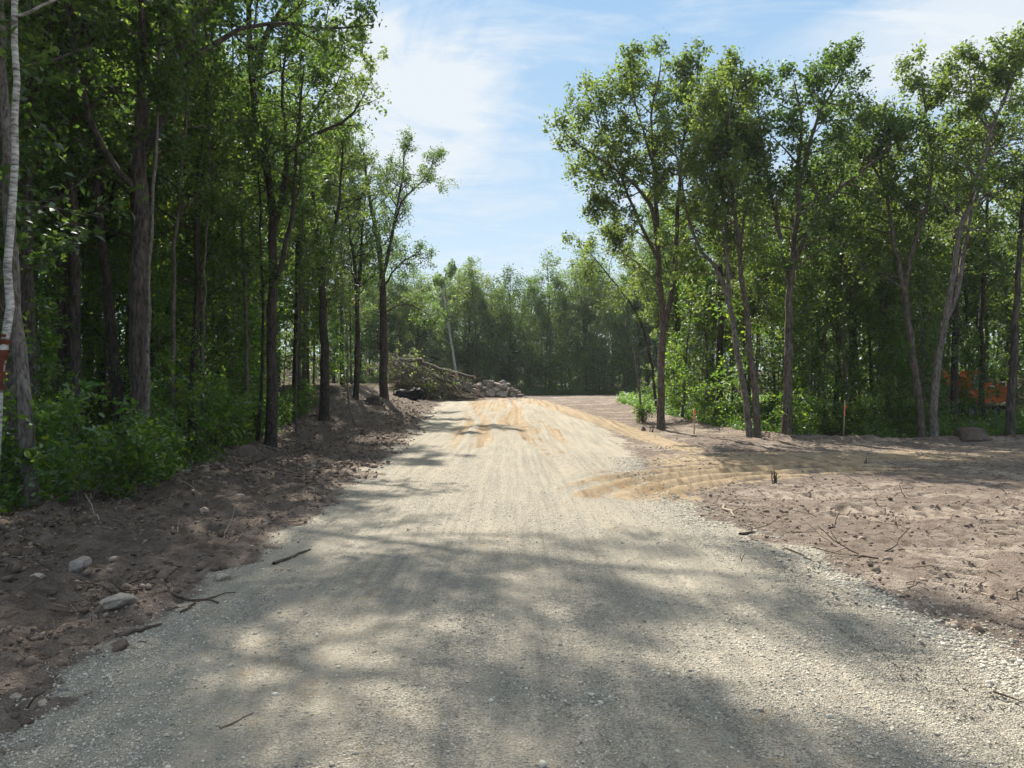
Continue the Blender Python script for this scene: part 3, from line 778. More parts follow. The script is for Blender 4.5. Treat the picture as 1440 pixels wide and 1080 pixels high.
T('slender_tree', 'slim upright tree just behind the brown boulder near the brush', 37.0, [
    dict(px=[(500, 560), (502, 500), (503, 440), (499, 380), (492, 330), (488, 290)], r0=0.15, r1=0.04, t0=0.45, n=11, spread=1.9, leafn=13),
    dict(px=[(503, 430), (507, 370), (510, 320), (514, 270)], r0=0.10, r1=0.03, t0=0.3, n=9, spread=1.7, leafn=13)],
  M['dark_bark'], M['leaf'], 48, leaf=0.122)

T('forked_tree', 'tall dark tree by the boulder whose airy crown leans towards open sky', 40.0, [
    dict(px=[(540, 552), (539, 470), (538, 400), (534, 350), (526, 310), (518, 270), (511, 215)], r0=0.235, r1=0.05, t0=0.5, n=14, spread=2.2, leafn=14),
    dict(px=[(538, 393), (546, 365), (553, 325), (561, 290), (570, 250), (572, 215)], r0=0.12, r1=0.03, t0=0.3, n=13, spread=1.7, dy=-1, leafn=12),
    dict(px=[(553, 320), (566, 284), (583, 266), (600, 250), (610, 222)], r0=0.07, r1=0.015, t0=0.25, n=11, spread=1.3, leafn=10, dy=0.5),
    dict(px=[(540, 400), (558, 375), (578, 362), (598, 358)], r0=0.06, r1=0.015, t0=0.35, n=8, spread=1.1, leafn=8, dy=-0.5),
    dict(px=[(538, 440), (560, 425), (585, 430), (606, 445)], r0=0.05, r1=0.012, t0=0.4, n=8, spread=1.1, leafn=8, dy=1.0, trop=-0.05)],
  M['dark_bark'], M['leaf'], 49, leaf=0.122)

# dark stems just inside the same wood
for i, (px, py, Y, r, lab, kind) in enumerate([
    ([(108, 640), (106, 520), (106, 380), (104, 300), (92, 215), (84, 100), (70, -120)], 0, 18.5, 0.14, 'dark trunk bending away high up, in the shade between birch and oak', 'oak'),
    ([(46, 640), (45, 530), (43, 380), (38, 230), (30, 60), (25, -200)], 0, 17.0, 0.11, 'dark mossy straight trunk in the shade just behind the leaning grey one', 'pole_bark'),
    ([(85, 640), (84, 500), (84, 380), (86, 240), (84, 60), (90, -150)], 0, 20.0, 0.075, 'thin black stem in the shade close beside the bending dark trunk', 'dark_bark'),
    ([(168, 640), (162, 520), (152, 430), (142, 330), (128, 200), (120, 60), (110, -100)], 0, 19.5, 0.15, 'dark trunk tilting behind the thick oak on its birch side', 'dark_bark'),
    ([(243, 640), (244, 540), (243, 420), (248, 300), (262, 150), (270, 0)], 0, 17.5, 0.06, 'thin straight stem rising from leafy shade beyond the thick oak', 'pole_bark'),
    ([(285, 648), (284, 540), (287, 420), (290, 300), (296, 150), (300, 0)], 0, 18.5, 0.04, 'very thin bare pole between the oak and the forked tree', 'pole_bark'),
    ([(346, 626), (347, 540), (345, 420), (340, 300), (330, 150), (322, 0)], 0, 22.5, 0.065, 'slim grey pole close beside the forked tree', 'pole_bark'),
    ([(362, 634), (368, 540), (370, 420), (366, 300), (362, 180)], 0, 21.8, 0.055, 'dark slim pole touching the shade of the forked tree', 'dark_bark'),
    ([(416, 615), (415, 540), (418, 470), (422, 380), (428, 250)], 0, 25.5, 0.04, 'slim sapling stem between the forked tree and the split-topped tree', 'pole_bark')]):
    T('slender_tree', lab, Y, [dict(px=px, r0=r, r1=r * 0.35, t0=0.5, n=9 + int(r * 40), spread=1.0 + r * 8, leafn=15)], M[kind], M['leaf'], 60 + i, leaf=0.122)

# the trees across the clearing
DENS = 0.62
T('broadleaf_tree', 'twin-stemmed tree alone at the clearing corner beside the turn-off', 26.4, [
    dict(px=[(929, 612), (929, 560), (929, 510), (931, 465), (924, 400), (921, 340), (914, 300), (897, 275), (868, 252), (825, 227), (795, 206)], r0=0.149, r1=0.02, t0=0.62, n=13, spread=1.51, dy=-1.2, leafn=20),
    dict(px=[(922, 350), (919, 290), (916, 210), (914, 160), (925, 110), (930, 88)], r0=0.077, r1=0.015, t0=0.22, n=16, spread=1.74, dy=0.5, leafn=20),
    dict(px=[(922, 365), (900, 325), (883, 280), (869, 235), (850, 197), (836, 152), (828, 128)], r0=0.068, r1=0.012, t0=0.3, n=15, spread=1.62, dy=0.8, leafn=20),
    dict(px=[(918, 240), (900, 190), (884, 150), (880, 112)], r0=0.045, r1=0.012, t0=0.15, n=11, spread=1.34, dy=-0.8, leafn=20),
    dict(px=[(931, 470), (942, 420), (947, 350), (952, 270), (954, 210), (970, 145), (976, 104)], r0=0.108, r1=0.02, t0=0.36, n=17, spread=1.57, dy=-0.4, leafn=20),
    dict(px=[(953, 260), (985, 200), (1005, 150), (1018, 110)], r0=0.054, r1=0.012, t0=0.2, n=12, spread=1.29, dy=0.7, leafn=20),
    dict(px=[(922, 352), (890, 330), (858, 318), (835, 300)], r0=0.027, r1=0.008, t0=0.3, n=8, spread=0.90, dy=-0.6, leafn=17),
    dict(px=[(926, 400), (900, 372), (868, 352), (838, 338)], r0=0.027, r1=0.008, t0=0.3, n=7, spread=0.90, dy=0.8, leafn=9)],
  M['brown_bark'], M['leaf_olive'], 70, leaf=0.132)

T('leaning_tree', 'grey-brown trunk of a crossing pair, swaying up towards the twin-stemmed tree', 23.4, [
    dict(px=[(1056, 616), (1050, 560), (1043, 510), (1035, 455), (1026, 400), (1014, 370), (990, 345), (975, 290), (968, 230), (960, 180)], r0=0.108, r1=0.02, t0=0.45, n=16, spread=1.46, dy=1.2, leafn=19),
    dict(px=[(1030, 425), (1025, 350), (1021, 290), (1012, 240), (1000, 195), (990, 150)], r0=0.068, r1=0.015, t0=0.25, n=14, spread=1.46, dy=-0.8, leafn=19)],
  M['grey_bark'], M['leaf_olive'], 71, leaf=0.132)
T('slender_tree', 'dark slim trunk crossing in front of the swaying grey-brown one', 23.0, [
    dict(px=[(1067, 619), (1062, 550), (1056, 500), (1050, 440), (1043, 395), (1039, 335), (1030, 275), (1026, 225), (1024, 180), (1032, 120), (1036, 92)], r0=0.108, r1=0.02, t0=0.5, n=20, spread=1.29, leafn=19),
    dict(px=[(1040, 340), (1052, 290), (1066, 240), (1074, 190)], r0=0.045, r1=0.012, t0=0.25, n=10, spread=1.12, leafn=18, dy=0.6)],
  M['brown_bark'], M['leaf_olive'], 72, leaf=0.132)
T('slender_tree', 'nearly black trunk behind the crossing pair at the sunny green patch', 29.5, [
    dict(px=[(1010, 592), (1012, 520), (1014, 440), (1013, 380), (1008, 310), (1000, 240), (1005, 170)], r0=0.153, r1=0.04, t0=0.45, n=16, spread=2.02, leafn=19)],
  M['dark_bark'], M['leaf'], 73, leaf=0.132)
T('oak_tree', 'spreading oak with wide black limbs, beside the crossing pair of trunks', 23.3, [
    dict(px=[(1105, 618), (1108, 550), (1109, 480), (1110, 420), (1114, 370), (1120, 300), (1125, 220), (1128, 170), (1118, 115)], r0=0.158, r1=0.02, t0=0.42, n=17, spread=1.68, leafn=19),
    dict(px=[(1111, 410), (1104, 350), (1091, 285), (1082, 215), (1076, 150), (1080, 110)], r0=0.081, r1=0.015, t0=0.3, n=14, spread=1.46, dy=0.8, leafn=18),
    dict(px=[(1113, 390), (1131, 332), (1150, 290), (1190, 256), (1222, 230), (1245, 205)], r0=0.090, r1=0.015, t0=0.3, n=14, spread=1.46, dy=-1.0, leafn=18),
    dict(px=[(1124, 260), (1142, 190), (1160, 145), (1187, 108), (1198, 68)], r0=0.068, r1=0.012, t0=0.25, n=14, spread=1.18, dy=0.4, leafn=19),
    dict(px=[(1088, 270), (1060, 250), (1040, 240), (1020, 215)], r0=0.045, r1=0.012, t0=0.3, n=9, spread=1.12, dy=-0.6, leafn=17)],
  M['brown_bark'], M['leaf'], 74, leaf=0.132, cat='oak tree')
T('slender_tree', 'thin black stem in shade between the spreading oak and the orange-tipped stake', 30.0, [
    dict(px=[(1200, 584), (1200, 500), (1201, 420), (1203, 340), (1206, 260), (1200, 190)], r0=0.090, r1=0.03, t0=0.45, n=13, spread=1.68, leafn=19)],
  M['dark_bark'], M['leaf'], 75, leaf=0.132)
T('forked_tree', 'grey-brown trunk of the joined pair, the one forking near the boulder', 22.9, [
    dict(px=[(1300, 618), (1295, 555), (1286, 495), (1283, 430), (1279, 385), (1270, 335), (1263, 265), (1257, 215), (1252, 170)], r0=0.122, r1=0.02, t0=0.48, n=15, spread=1.51, dy=1.0, leafn=19),
    dict(px=[(1282, 400), (1291, 350), (1308, 300), (1320, 233), (1312, 185), (1302, 140), (1298, 105)], r0=0.077, r1=0.012, t0=0.3, n=15, spread=1.34, dy=-0.4, leafn=19),
    dict(px=[(1262, 260), (1245, 220), (1235, 180), (1228, 145)], r0=0.045, r1=0.012, t0=0.2, n=9, spread=1.23, dy=0.6, leafn=18)],
  M['brown_bark'], M['leaf_olive'], 76, leaf=0.132)
T('leaning_tree', 'trunk of the joined pair that tilts away above the boulder', 22.8, [
    dict(px=[(1312, 617), (1314, 550), (1320, 490), (1329, 440), (1335, 384), (1342, 335), (1362, 268), (1380, 200), (1396, 150), (1412, 112), (1418, 88)], r0=0.122, r1=0.02, t0=0.5, n=18, spread=1.46, dy=-0.6, leafn=19),
    dict(px=[(1331, 455), (1344, 425), (1353, 376), (1362, 335), (1376, 290), (1394, 217), (1414, 165), (1433, 120), (1442, 90)], r0=0.081, r1=0.015, t0=0.42, n=18, spread=1.46, dy=0.8, leafn=19),
    dict(px=[(1380, 200), (1365, 160), (1362, 120), (1368, 85)], r0=0.036, r1=0.01, t0=0.15, n=9, spread=1.12, dy=0.5, leafn=19)],
  M['grey_bark'], M['leaf_olive'], 77, leaf=0.132)
T('slender_tree', 'straight black trunk right behind the boulder', 26.0, [
    dict(px=[(1342, 600), (1343, 520), (1344, 430), (1344, 340), (1347, 250), (1350, 170)], r0=0.135, r1=0.04, t0=0.5, n=14, spread=1.79, leafn=19)],
  M['dark_bark'], M['leaf'], 78, leaf=0.132)
T('slender_tree', 'dark straight trunk dividing the view of the orange excavator', 29.0, [
    dict(px=[(1382, 592), (1381, 510), (1381, 440), (1384, 370), (1390, 280), (1392, 200)], r0=0.113, r1=0.04, t0=0.5, n=12, spread=1.79, leafn=18)],
  M['dark_bark'], M['leaf'], 79, leaf=0.132)
T('leaning_tree', 'dark grey trunk leaning outward on the far side of boulder and excavator', 23.6, [
    dict(px=[(1418, 612), (1422, 550), (1427, 490), (1430, 430), (1434, 355), (1442, 270), (1450, 190), (1456, 110)], r0=0.135, r1=0.03, t0=0.45, n=16, spread=1.68, leafn=19)],
  M['oak'], M['leaf'], 80, leaf=0.132)
T('broken_sapling', 'thin bent dead pole leaning beside the twin-stemmed tree', 30.0, [
    dict(px=[(905, 590), (898, 545), (892, 500), (888, 470), (880, 455)], r0=0.050, r1=0.02, t0=0.6, n=3, spread=0.67, leafn=0)],
  M['grey_bark'], M['leaf_dry'], 81, cat='sapling')
T('leaning_tree', 'slanting thin tree with drooping sprays of leaves against the far wood', 36.0, [
    dict(px=[(925, 575), (918, 520), (905, 460), (890, 430), (866, 400), (846, 374), (828, 352), (812, 338)], r0=0.077, r1=0.012, t0=0.5, n=14, spread=1.46, leafn=10, dens=0.7, trop=-0.12)],
  M['dark_bark'], M['leaf_olive'], 82, leaf=0.132)
T('young_tree', 'small leafy tree shading the green patch behind the stake by the clearing corner', 31, [
    dict(px=[(960, 588), (962, 540), (966, 490), (972, 440), (975, 390)], r0=0.054, r1=0.015, t0=0.25, n=14, spread=1.46, leafn=17, trop=-0.02)],
  M['pole_bark'], M['leaf_shrub'], 83, leaf=0.132)

DENS = 1.0
# ------------------------------------------------------------------ the woods behind them, tree by tree
taken = [(h.x, h.y) for h in heroes]
LW = 'trees standing inside the shaded roadside wood'
RW = 'trees standing inside the wood across the clearing'
FW = 'trees of the far wood closing the road'
LS = 'leafy saplings inside the shaded roadside wood'
RS = 'leafy saplings inside the wood across the clearing'
FS = 'saplings fronting the far wood'
woods = [
    proto('forest_tree', 'x', 'tree', LW, 101, 15.5, 0.15, 0.36, 2.5, 22, 21, 0.15, M['oak'], M['leaf'], 0.05, 1, low=2),
    proto('forest_tree', 'x', 'tree', LW, 102, 14.0, 0.12, 0.30, 2.2, 22, 21, 0.15, M['dark_bark'], M['leaf'], 0.06, 1, low=2),
    proto('forest_tree', 'x', 'tree', LW, 103, 16.5, 0.17, 0.40, 2.7, 22, 21, 0.155, M['dark_bark'], M['leaf_olive'], 0.05, 1, low=4),
    proto('forest_tree', 'x', 'tree', LW, 104, 12.5, 0.085, 0.28, 1.8, 24, 20, 0.14, M['pole_bark'], M['leaf'], 0.07, 0, low=6)]
rwoods = [
    proto('forest_tree', 'x', 'tree', RW, 111, 11.8, 0.10, 0.34, 1.9, 22, 15, 0.14, M['dark_bark'], M['leaf'], 0.05, 1, low=3),
    proto('forest_tree', 'x', 'tree', RW, 112, 12.5, 0.09, 0.40, 1.8, 22, 15, 0.14, M['brown_bark'], M['leaf_olive'], 0.06, 1, low=3),
    proto('forest_tree', 'x', 'tree', RW, 113, 10.5, 0.06, 0.42, 1.3, 20, 14, 0.13, M['pole_bark'], M['leaf_olive'], 0.06, 0, low=3)]
fwoods = [
    proto('forest_tree', 'x', 'tree', FW, 121, 12.6, 0.13, 0.14, 2.9, 26, 10, 0.20, M['brown_bark'], M['leaf_far'], 0.05, 1, sides=7, lspread=0.2, low=4),
    proto('forest_tree', 'x', 'tree', FW, 122, 13.2, 0.11, 0.22, 2.5, 26, 10, 0.19, M['grey_bark'], M['leaf_far'], 0.05, 0, sides=7, lspread=0.18, low=4),
    proto('forest_tree', 'x', 'tree', FW, 123, 11.4, 0.10, 0.10, 2.4, 26, 10, 0.19, M['dark_bark'], M['leaf'], 0.05, 1, sides=7, lspread=0.2, low=3),
    proto('forest_tree', 'x', 'tree', FW, 124, 12.0, 0.12, 0.16, 3.0, 26, 10, 0.20, M['dark_bark'], M['leaf_olive'], 0.06, 1, sides=7, lspread=0.2, low=4)]
saps = [
    proto('sapling', 'x', 'sapling', LS, 131, 5.6, 0.030, 0.16, 1.25, 18, 9, 0.135, M['pole_bark'], M['leaf_shrub'], 0.05, 0, sub=4, tw=3, sides=5, trop=0.0, ang=(0.9, 1.5)),
    proto('sapling', 'x', 'sapling', LS, 132, 4.2, 0.024, 0.12, 1.1, 16, 9, 0.14, M['pole_bark'], M['leaf_shrub'], 0.06, 0, sub=4, tw=3, sides=5, trop=0.02, ang=(0.8, 1.4)),
    proto('sapling', 'x', 'sapling', LS, 133, 7.4, 0.040, 0.22, 1.35, 20, 9, 0.135, M['pole_bark'], M['leaf'], 0.05, 0, sub=4, tw=3, sides=5, trop=0.0, ang=(0.9, 1.5))]

placed = list(taken)
def clear(x, y, w=0.30):
    return all(not (2 < y < b + 0.2 and abs(x / y - a / b) * y < w) for a, b in taken)
def put(rng, protos, spots, labels, group, smin=0.85, smax=1.15, used=set()):
    for x, y in spots:
        k = int(rng.integers(len(protos))); pr = protos[k]
        s = rng.uniform(smin, smax); rz = rng.uniform(0, 6.28)
        loc = (x, y, hz(x, y)); t = (rng.normal(0, .025), rng.normal(0, .025))
        lab = labels[k % len(labels)]
        if id(pr) not in used:
            used.add(id(pr)); pr.location = loc; pr.rotation_euler = (t[0], t[1], rz); pr.scale = (s, s, s); pr['label'] = lab; pr['group'] = group
        else:
            dup(pr, loc, rz, s, lab, group, t)

def sample(rng, n, box, ok, md, tries=60):
    out = []
    for _ in range(n * tries):
        if len(out) >= n: break
        x, y = rng.uniform(box[0], box[1]), rng.uniform(box[2], box[3])
        if not ok(x, y): continue
        if any((x - a) ** 2 + (y - b) ** 2 < md * md for a, b in placed): continue
        placed.append((x, y)); out.append((x, y))
    return out

rng = np.random.default_rng(21)
inL = lambda m, dep: (lambda x, y: -dep < x - np.interp(y, EYL, EXL) < -m and x > -0.70 * y - 2.5)
spL = sample(rng, 34, (-30, -5, 6.5, 24), inL(1.4, 12), 1.7)
spL += sample(rng, 52, (-34, -7, 22, 56), inL(1.2, 20), 2.0)
put(rng, woods, spL, ['furrowed dark forest tree in the shade of the roadside wood', 'slim dark forest tree in the shade of the roadside wood',
                      'tall thick forest tree in the shade of the roadside wood', 'thin pole-like forest tree in the shade of the roadside wood'], LW, 0.85, 1.1)
spS = sample(rng, 44, (-26, -5, 8, 40), (lambda x, y: inL(0.6, 11)(x, y) and clear(x, y, 0.45)), 1.0)
put(rng, saps, spS, ['airy sapling with tiered leaves in the shade of the roadside wood', 'short leafy sapling in the shade of the roadside wood', 'tall thin leafy sapling in the shade of the roadside wood'], LS, 0.8, 1.25)
inR = lambda m, dep: (lambda x, y: m < edge_right(x, y) < dep and x < 0.70 * y + 3 and x > 0.13 * y)
keep_exc = lambda f: (lambda x, y: f(x, y) and not (0.56 * y < x < 0.70 * y and y < 37))
spR = sample(rng, 62, (6, 32, 24, 42), keep_exc(inR(1.6, 22)), 1.4)
put(rng, rwoods, spR, ['dark-trunked forest tree in the wood across the clearing', 'brown forked forest tree in the wood across the clearing', 'thin pole-like forest tree in the wood across the clearing'], RW, 0.72, 0.92)
for g_, (x, y) in (('a', (22.5, 42)), ('b', (26, 41)), ('c', (28.5, 44)), ('d', (25, 46)), ('e', (21, 46)), ('f', (30, 47)), ('g', (27, 49))):
    put(rng, rwoods, [(x, y)], ['dark-trunked forest tree in the wood across the clearing', 'brown forked forest tree in the wood across the clearing', 'thin pole-like forest tree in the wood across the clearing'], RW, 0.75, 0.95)
used_r = set()
rsap = []
for s_, lab in zip(saps, ['airy tiered sapling in the wood across the clearing', 'short leafy sapling in the wood across the clearing', 'tall thin sapling in the wood across the clearing']):
    rsap.append((s_, lab))
for x, y in sample(rng, 34, (6, 27, 23.6, 36), keep_exc(inR(0.5, 11)), 0.95):
    s_, lab = rsap[int(rng.integers(3))]
    dup(s_, (x, y, hz(x, y)), rng.uniform(0, 6.28), rng.uniform(0.7, 1.15), lab, RS)
for x, y, s_ in ((17.4, 27.6, 0.75), (18.6, 29.4, 0.8)):
    dup(saps[int(rng.integers(2))], (x, y, hz(x, y)), rng.uniform(0, 6.28), s_, 'thin sapling whose leaves screen the orange excavator', 'saplings screening the excavator')
# the far wood
spF = []
for row, (y0, n, x0, x1) in enumerate(((70, 17, -15, 17), (73, 18, -18, 20), (77, 16, -22, 24), (82, 12, -20, 22))):
    for k in range(n):
        spF.append((x0 + (x1 - x0) * (k + rng.uniform(0.15, 0.85)) / n, y0 + rng.uniform(-1.2, 1.2)))
put(rng, fwoods, spF, ['rounded leafy tree in the far wood closing the road', 'narrow grey-stemmed tree in the far wood closing the road',
                       'dark bushy tree in the far wood closing the road', 'broad olive-green tree in the far wood closing the road'], FW, 0.66, 1.10)
for k in range(74):
    x = -11 + 23 * (k + rng.random()) / 74; y = rng.uniform(67.5, 70.5)
    if x < -3: y += 1.5
    s_ = saps[int(rng.integers(3))]
    dup(s_, (x, y, hz(x, y)), rng.uniform(0, 6.28), rng.uniform(0.6, 1.0), 'leafy sapling at the foot of the far wood', FS)
# a pale birch stem in the far wood
T('birch_tree', 'pale birch stem against the far wood above the brush pile', 66.0, [
    dict(px=[(646, 556), (641, 520), (634, 480), (628, 440), (622, 400), (630, 378)], r0=0.14, r1=0.04, t0=0.4, n=14, spread=1.5, leafn=10)],
  M['birch'], M['leaf_far'], 84, leaf=0.2, cat='birch', bz=hz(-4.7, 66.0))

# ------------------------------------------------------------------ shrubs and herbs
def shrub_proto(name, label, group, seed, hgt, nst, leaf, leafn, m, spread=0.5):
    rng = np.random.default_rng(seed); root = thing(name, label, 'shrub', (0, 0, -60), 0, group)
    G, K = Geo(), Geo()
    for i in range(nst):
        a = rng.uniform(0, 6.28); l = rng.uniform(0.05, 0.45)
        q, rr = stem(rng, (0.08 * math.cos(a), 0.08 * math.sin(a), -0.06), hgt * rng.uniform(0.6, 1.0), (l * math.cos(a), l * math.sin(a)), 0.02, 0.009, 9)
        V, Q = tubes(q[None], rr[None], 4); G.add(V, Q)
        dress(rng, q, rr, G, K, 0.18, 7, spread, leafn, leaf, 1.0, sub=3, tw=2, trop=0.05, shape='ovate', lspread=0.06)
    link('stems', G.mesh(name + '_stems', M['pole_bark'], True), root); link('foliage', K.mesh(name + '_leaves', m), root)
    return root
SG = 'leafy shrubs along the edge of the roadside wood'
shA = shrub_proto('shrub', 'x', SG, 201, 1.5, 5, 0.105, 4, M['leaf_shrub'], 0.55)
shB = shrub_proto('shrub', 'x', SG, 202, 0.9, 6, 0.085, 5, M['leaf_shrub'], 0.42)
shC = shrub_proto('shrub', 'x', SG, 203, 2.2, 5, 0.11, 4, M['leaf_shrub'], 0.7)
rng = np.random.default_rng(33)
first = {}
def put_shrub(k, px, Y, s, label, group=None, xy=None):
    x, y = xy if xy else ((px - 720) / F * Y, Y)
    pr = (shA, shB, shC)[k]; loc = (x, y, hz(x, y)); rz = rng.uniform(0, 6.28)
    if k not in first:
        first[k] = 1; pr.location = loc; pr.rotation_euler = (0, 0, rz); pr.scale = (s,) * 3; pr['label'] = label; r = pr
        if group: pr['group'] = group
        elif 'group' in pr: del pr['group']
    else:
        r = dup(pr, loc, rz, s, label, group)
        if not group and 'group' in r: del r['group']
    return r
put_shrub(0, 118, 9.9, 1.0, 'round-leaved shrub at the foot of the leaning grey trunk')
put_shrub(1, 165, 10.6, 1.0, 'low shrub on the soil bank in front of the thick oak')
put_shrub(1, 215, 11.8, 1.05, 'low spreading shrub at the foot of the thin pale stem')
put_shrub(2, 85, 11.5, 0.85, 'tall light-green shrub between the leaning grey trunk and the oak')
put_shrub(0, 20, 10.3, 0.9, 'shrub under the white birch')
put_shrub(2, 290, 17.5, 1.1, 'tall bright-leaved shrub between the oak and the forked tree')
lab3 = ['knee-high leafy shrub along the shaded wood edge', 'low dense shrub along the shaded wood edge', 'head-high leafy shrub along the shaded wood edge']
for i in range(36):
    Y = 9.5 * (34 / 9.5) ** rng.random(); x = np.interp(Y, EYL, EXL) - abs(rng.normal(0, 1.6)) - 0.25
    if not clear(x, Y, 0.5): continue
    k = int(rng.integers(3)); put_shrub(k, 0, 0, rng.uniform(0.7, 1.15), lab3[k], SG, (x, Y))
RG = 'sunlit shrubs along the wood across the clearing'
lab4 = ['knee-high bright shrub along the wood across the clearing', 'low dense bright shrub along the wood across the clearing', 'head-high bright shrub along the wood across the clearing']
for i in range(30):
    if i < 20: Y = rng.uniform(23.5, 40); x = np.interp(Y, [20, 23, 28, 36, 44], [30, 8.6, 7.4, 6.6, 6.2]) + abs(rng.normal(0, 1.2)) + 0.5
    else: x = rng.uniform(8.5, 17); Y = 23.4 + abs(rng.normal(0, 1.2))
    if 13.2 < x < 17 and Y < 25.5: continue
    k = int(rng.integers(3)); put_shrub(k, 0, 0, rng.uniform(0.6, 1.0), lab4[k], RG, (x, Y))
put_shrub(1, 905, 29.5, 0.75, 'bright green bush beside the bent dead pole')
put_shrub(2, 985, 28.0, 0.9, 'pale leafy bush in the sunny patch behind the small stake')

# herbs and seedlings nobody could count
def herb_layer(name, pts, seed, leaf, m, hmax):
    rng = np.random.default_rng(seed); n = len(pts)
    c = np.stack([pts[:, 0], pts[:, 1], Hf(pts[:, 0], pts[:, 1])], 1)
    k = 6
    off = rng.normal(0, 0.10, (n, k, 3)); off[..., 2] = rng.random((n, k)) ** 1.3 * (hmax * rng.uniform(0.3, 1.0, n))[:, None] + 0.02
    cl = np.clip(rng.normal(0.5, 0.15, n)[:, None] + rng.normal(0, 0.14, (n, k)), 0, 1)
    V, Q, T = leaves(rng, (c[:, None] + off).reshape(-1, 3), leaf, 'rhomb', tint=cl.ravel(), up=0.9, aspect=0.6)
    st = c[:, None] + off; st0 = np.repeat(c[:, None], k, 1)
    # fine stalks
    w = 0.004
    A = np.stack([st0 + [w, 0, -0.03], st0 - [w, 0, 0.03], st - [w * .5, 0, 0], st + [w * .5, 0, 0]], 2).reshape(-1, 3)
    Qs = np.arange(len(A)).reshape(-1, 4)
    G = Geo(); G.add(V, Q, T); G.add(A, Qs, np.repeat(0.35, len(A)))
    return tag(link(name, G.mesh(name, m)), kind='stuff')
rng = np.random.default_rng(44)
def cloud(n, box, ok):
    x = rng.uniform(box[0], box[1], n); y = rng.uniform(box[2], box[3], n); k = ok(x, y) & (np.abs(x) < 0.75 * y + 1); return np.stack([x[k], y[k]], 1)
herb_layer('undergrowth', cloud(15000, (-26, -5, 7, 34), lambda x, y: (x < np.interp(y, EYL, EXL) - 0.15 + 2.2 * (fbm(x * 1.4, y * 1.4, 95) - 0.5)) & (x > np.interp(y, EYL, EXL) - 12) & (rng.random(len(x)) < sstep(0.3, 0.55, fbm(x * .7, y * .7, 93)))), 45, 0.10, M['leaf_shrub'], 0.55)
herb_layer('undergrowth', cloud(22000, (6, 27, 23, 48), lambda x, y: (edge_right(x, y) > 0.1 + 0.6 * (fbm(x, y, 96) - 0.5)) & (edge_right(x, y) < 13) & ~((x > 0.59 * y) & (y < 34) & (y > 24.5) & (rng.random(len(x)) < 0.75)) & (rng.random(len(x)) < sstep(0.25, 0.5, fbm(x * .6, y * .6, 94)))), 46, 0.12, M['leaf_herb'], 0.65)
herb_layer('undergrowth', cloud(9000, (-16, 18, 66, 75), lambda x, y: y > 67.0 + 1.2 * (fbm(x * .6, 0 * y, 97) - 0.5) + 2.0 * (x < -2)), 47, 0.16, M['leaf_far'], 0.9)

# woods too deep to tell trees apart
def wood_mass(name, n, box, ok, hmax, leaf, m, seed):
    rng = np.random.default_rng(seed)
    x = rng.uniform(box[0], box[1], n); y = rng.uniform(box[2], box[3], n); k = ok(x, y); x, y = x[k], y[k]; n = len(x)
    hm = hmax * (0.62 + 0.75 * (fbm(x * 0.22, y * 0.22, seed) - 0.2)); z = H(x, y) + hm * rng.random(n) ** 1.15
    c = np.stack([x, y, z], 1)[:, None] + rng.normal(0, 0.35, (n, 9, 3))
    tint = np.clip(rng.normal(0.42, .15, n)[:, None] + rng.normal(0, .14, (n, 9)), 0, 1)
    V, Q, T_ = leaves(rng, c.reshape(-1, 3), leaf, 'rhomb', tint=tint.ravel())
    G = Geo(); G.add(V, Q, T_)
    ns = n // 45
    b = np.stack([x[:ns], y[:ns], H(x[:ns], y[:ns]) - .2], 1)
    pa, _ = grow(rng, b, norm(np.stack([rng.normal(0, .05, ns), rng.normal(0, .05, ns), np.ones(ns)], 1)), np.full(ns, hmax * .8), 6, 0.03, 0)
    W = Geo(); V, Q = tubes(pa, rng.uniform(.05, .13, ns)[:, None] * np.linspace(1, .4, 7)[None], 6); W.add(V, Q)
    o = tag(link(name, G.mesh(name, m)), kind='stuff')
    t = link('trunks', W.mesh('trunks', M['dark_bark'], True), o); t['kind'] = 'stuff'
wood_mass('far_woods', 9000, (-46, 44, 78, 104), lambda x, y: y > 81 - 0.25 * np.abs(x), 11.5, 0.34, M['leaf_far'], 811)
wood_mass('deep_woods', 9000, (-48, -16, 18, 66), lambda x, y: (x < np.interp(y, EYL, EXL) - 10) & (x > -0.8 * y - 6), 12.5, 0.28, M['leaf'], 812)
wood_mass('deep_woods', 9000, (10, 50, 38, 70), lambda x, y: (edge_right(x, y) > 12) & (x < 0.8 * y + 4), 10.5, 0.28, M['leaf'], 813)

# ------------------------------------------------------------------ stones
def stone_mesh(seed, dims, sub=3, rough=0.42, m=None, flat=0.3):
    rng = np.random.default_rng(seed); v, f = ico2(sub)
    p = v.copy()
    for k in range(9):                                  # shave flat facets, then wear them round
        d = norm(rng.normal(0, 1, 3)); h = rng.uniform(0.52, 0.86); t = p @ d
        p = p - np.where(t > h, (t - h) * 0.95, 0)[:, None] * d
    nz = sum((vnoise(p[:, 0] * s + 9, p[:, 1] * s + p[:, 2] * s * .7 + seed, seed + s) - 0.5) / s for s in (2, 5, 11))
    p = p * (1 + rough * nz * 1.6)[:, None] * np.array(dims) / 2
    p[:, 2] += dims[2] * (0.5 - flat * 0.5)
    return mesh_from('stone', p, f, m or M['rock'], smooth=True)
def stone(name, label, cat, x, y, dims, seed, rz=0, m=None, group=None, z=None, tilt=(0, 0), sub=3):
    o = link(name, stone_mesh(seed, dims, sub, m=m), loc=(x, y, hz(x, y) - dims[2] * 0.2 if z is None else z))
    o.rotation_euler = (tilt[0], tilt[1], rz)
    return tag(o, label, cat, group)
x, y = (1366 - 720) / F * 22.3, 22.3
stone('boulder', 'big dark brown boulder at the wood edge below the orange excavator', 'boulder', x, y, (1.25, 0.95, 0.62), 301, 0.1, M['boulder'], sub=4)
x, y = (524 - 720) / F * 36, 36
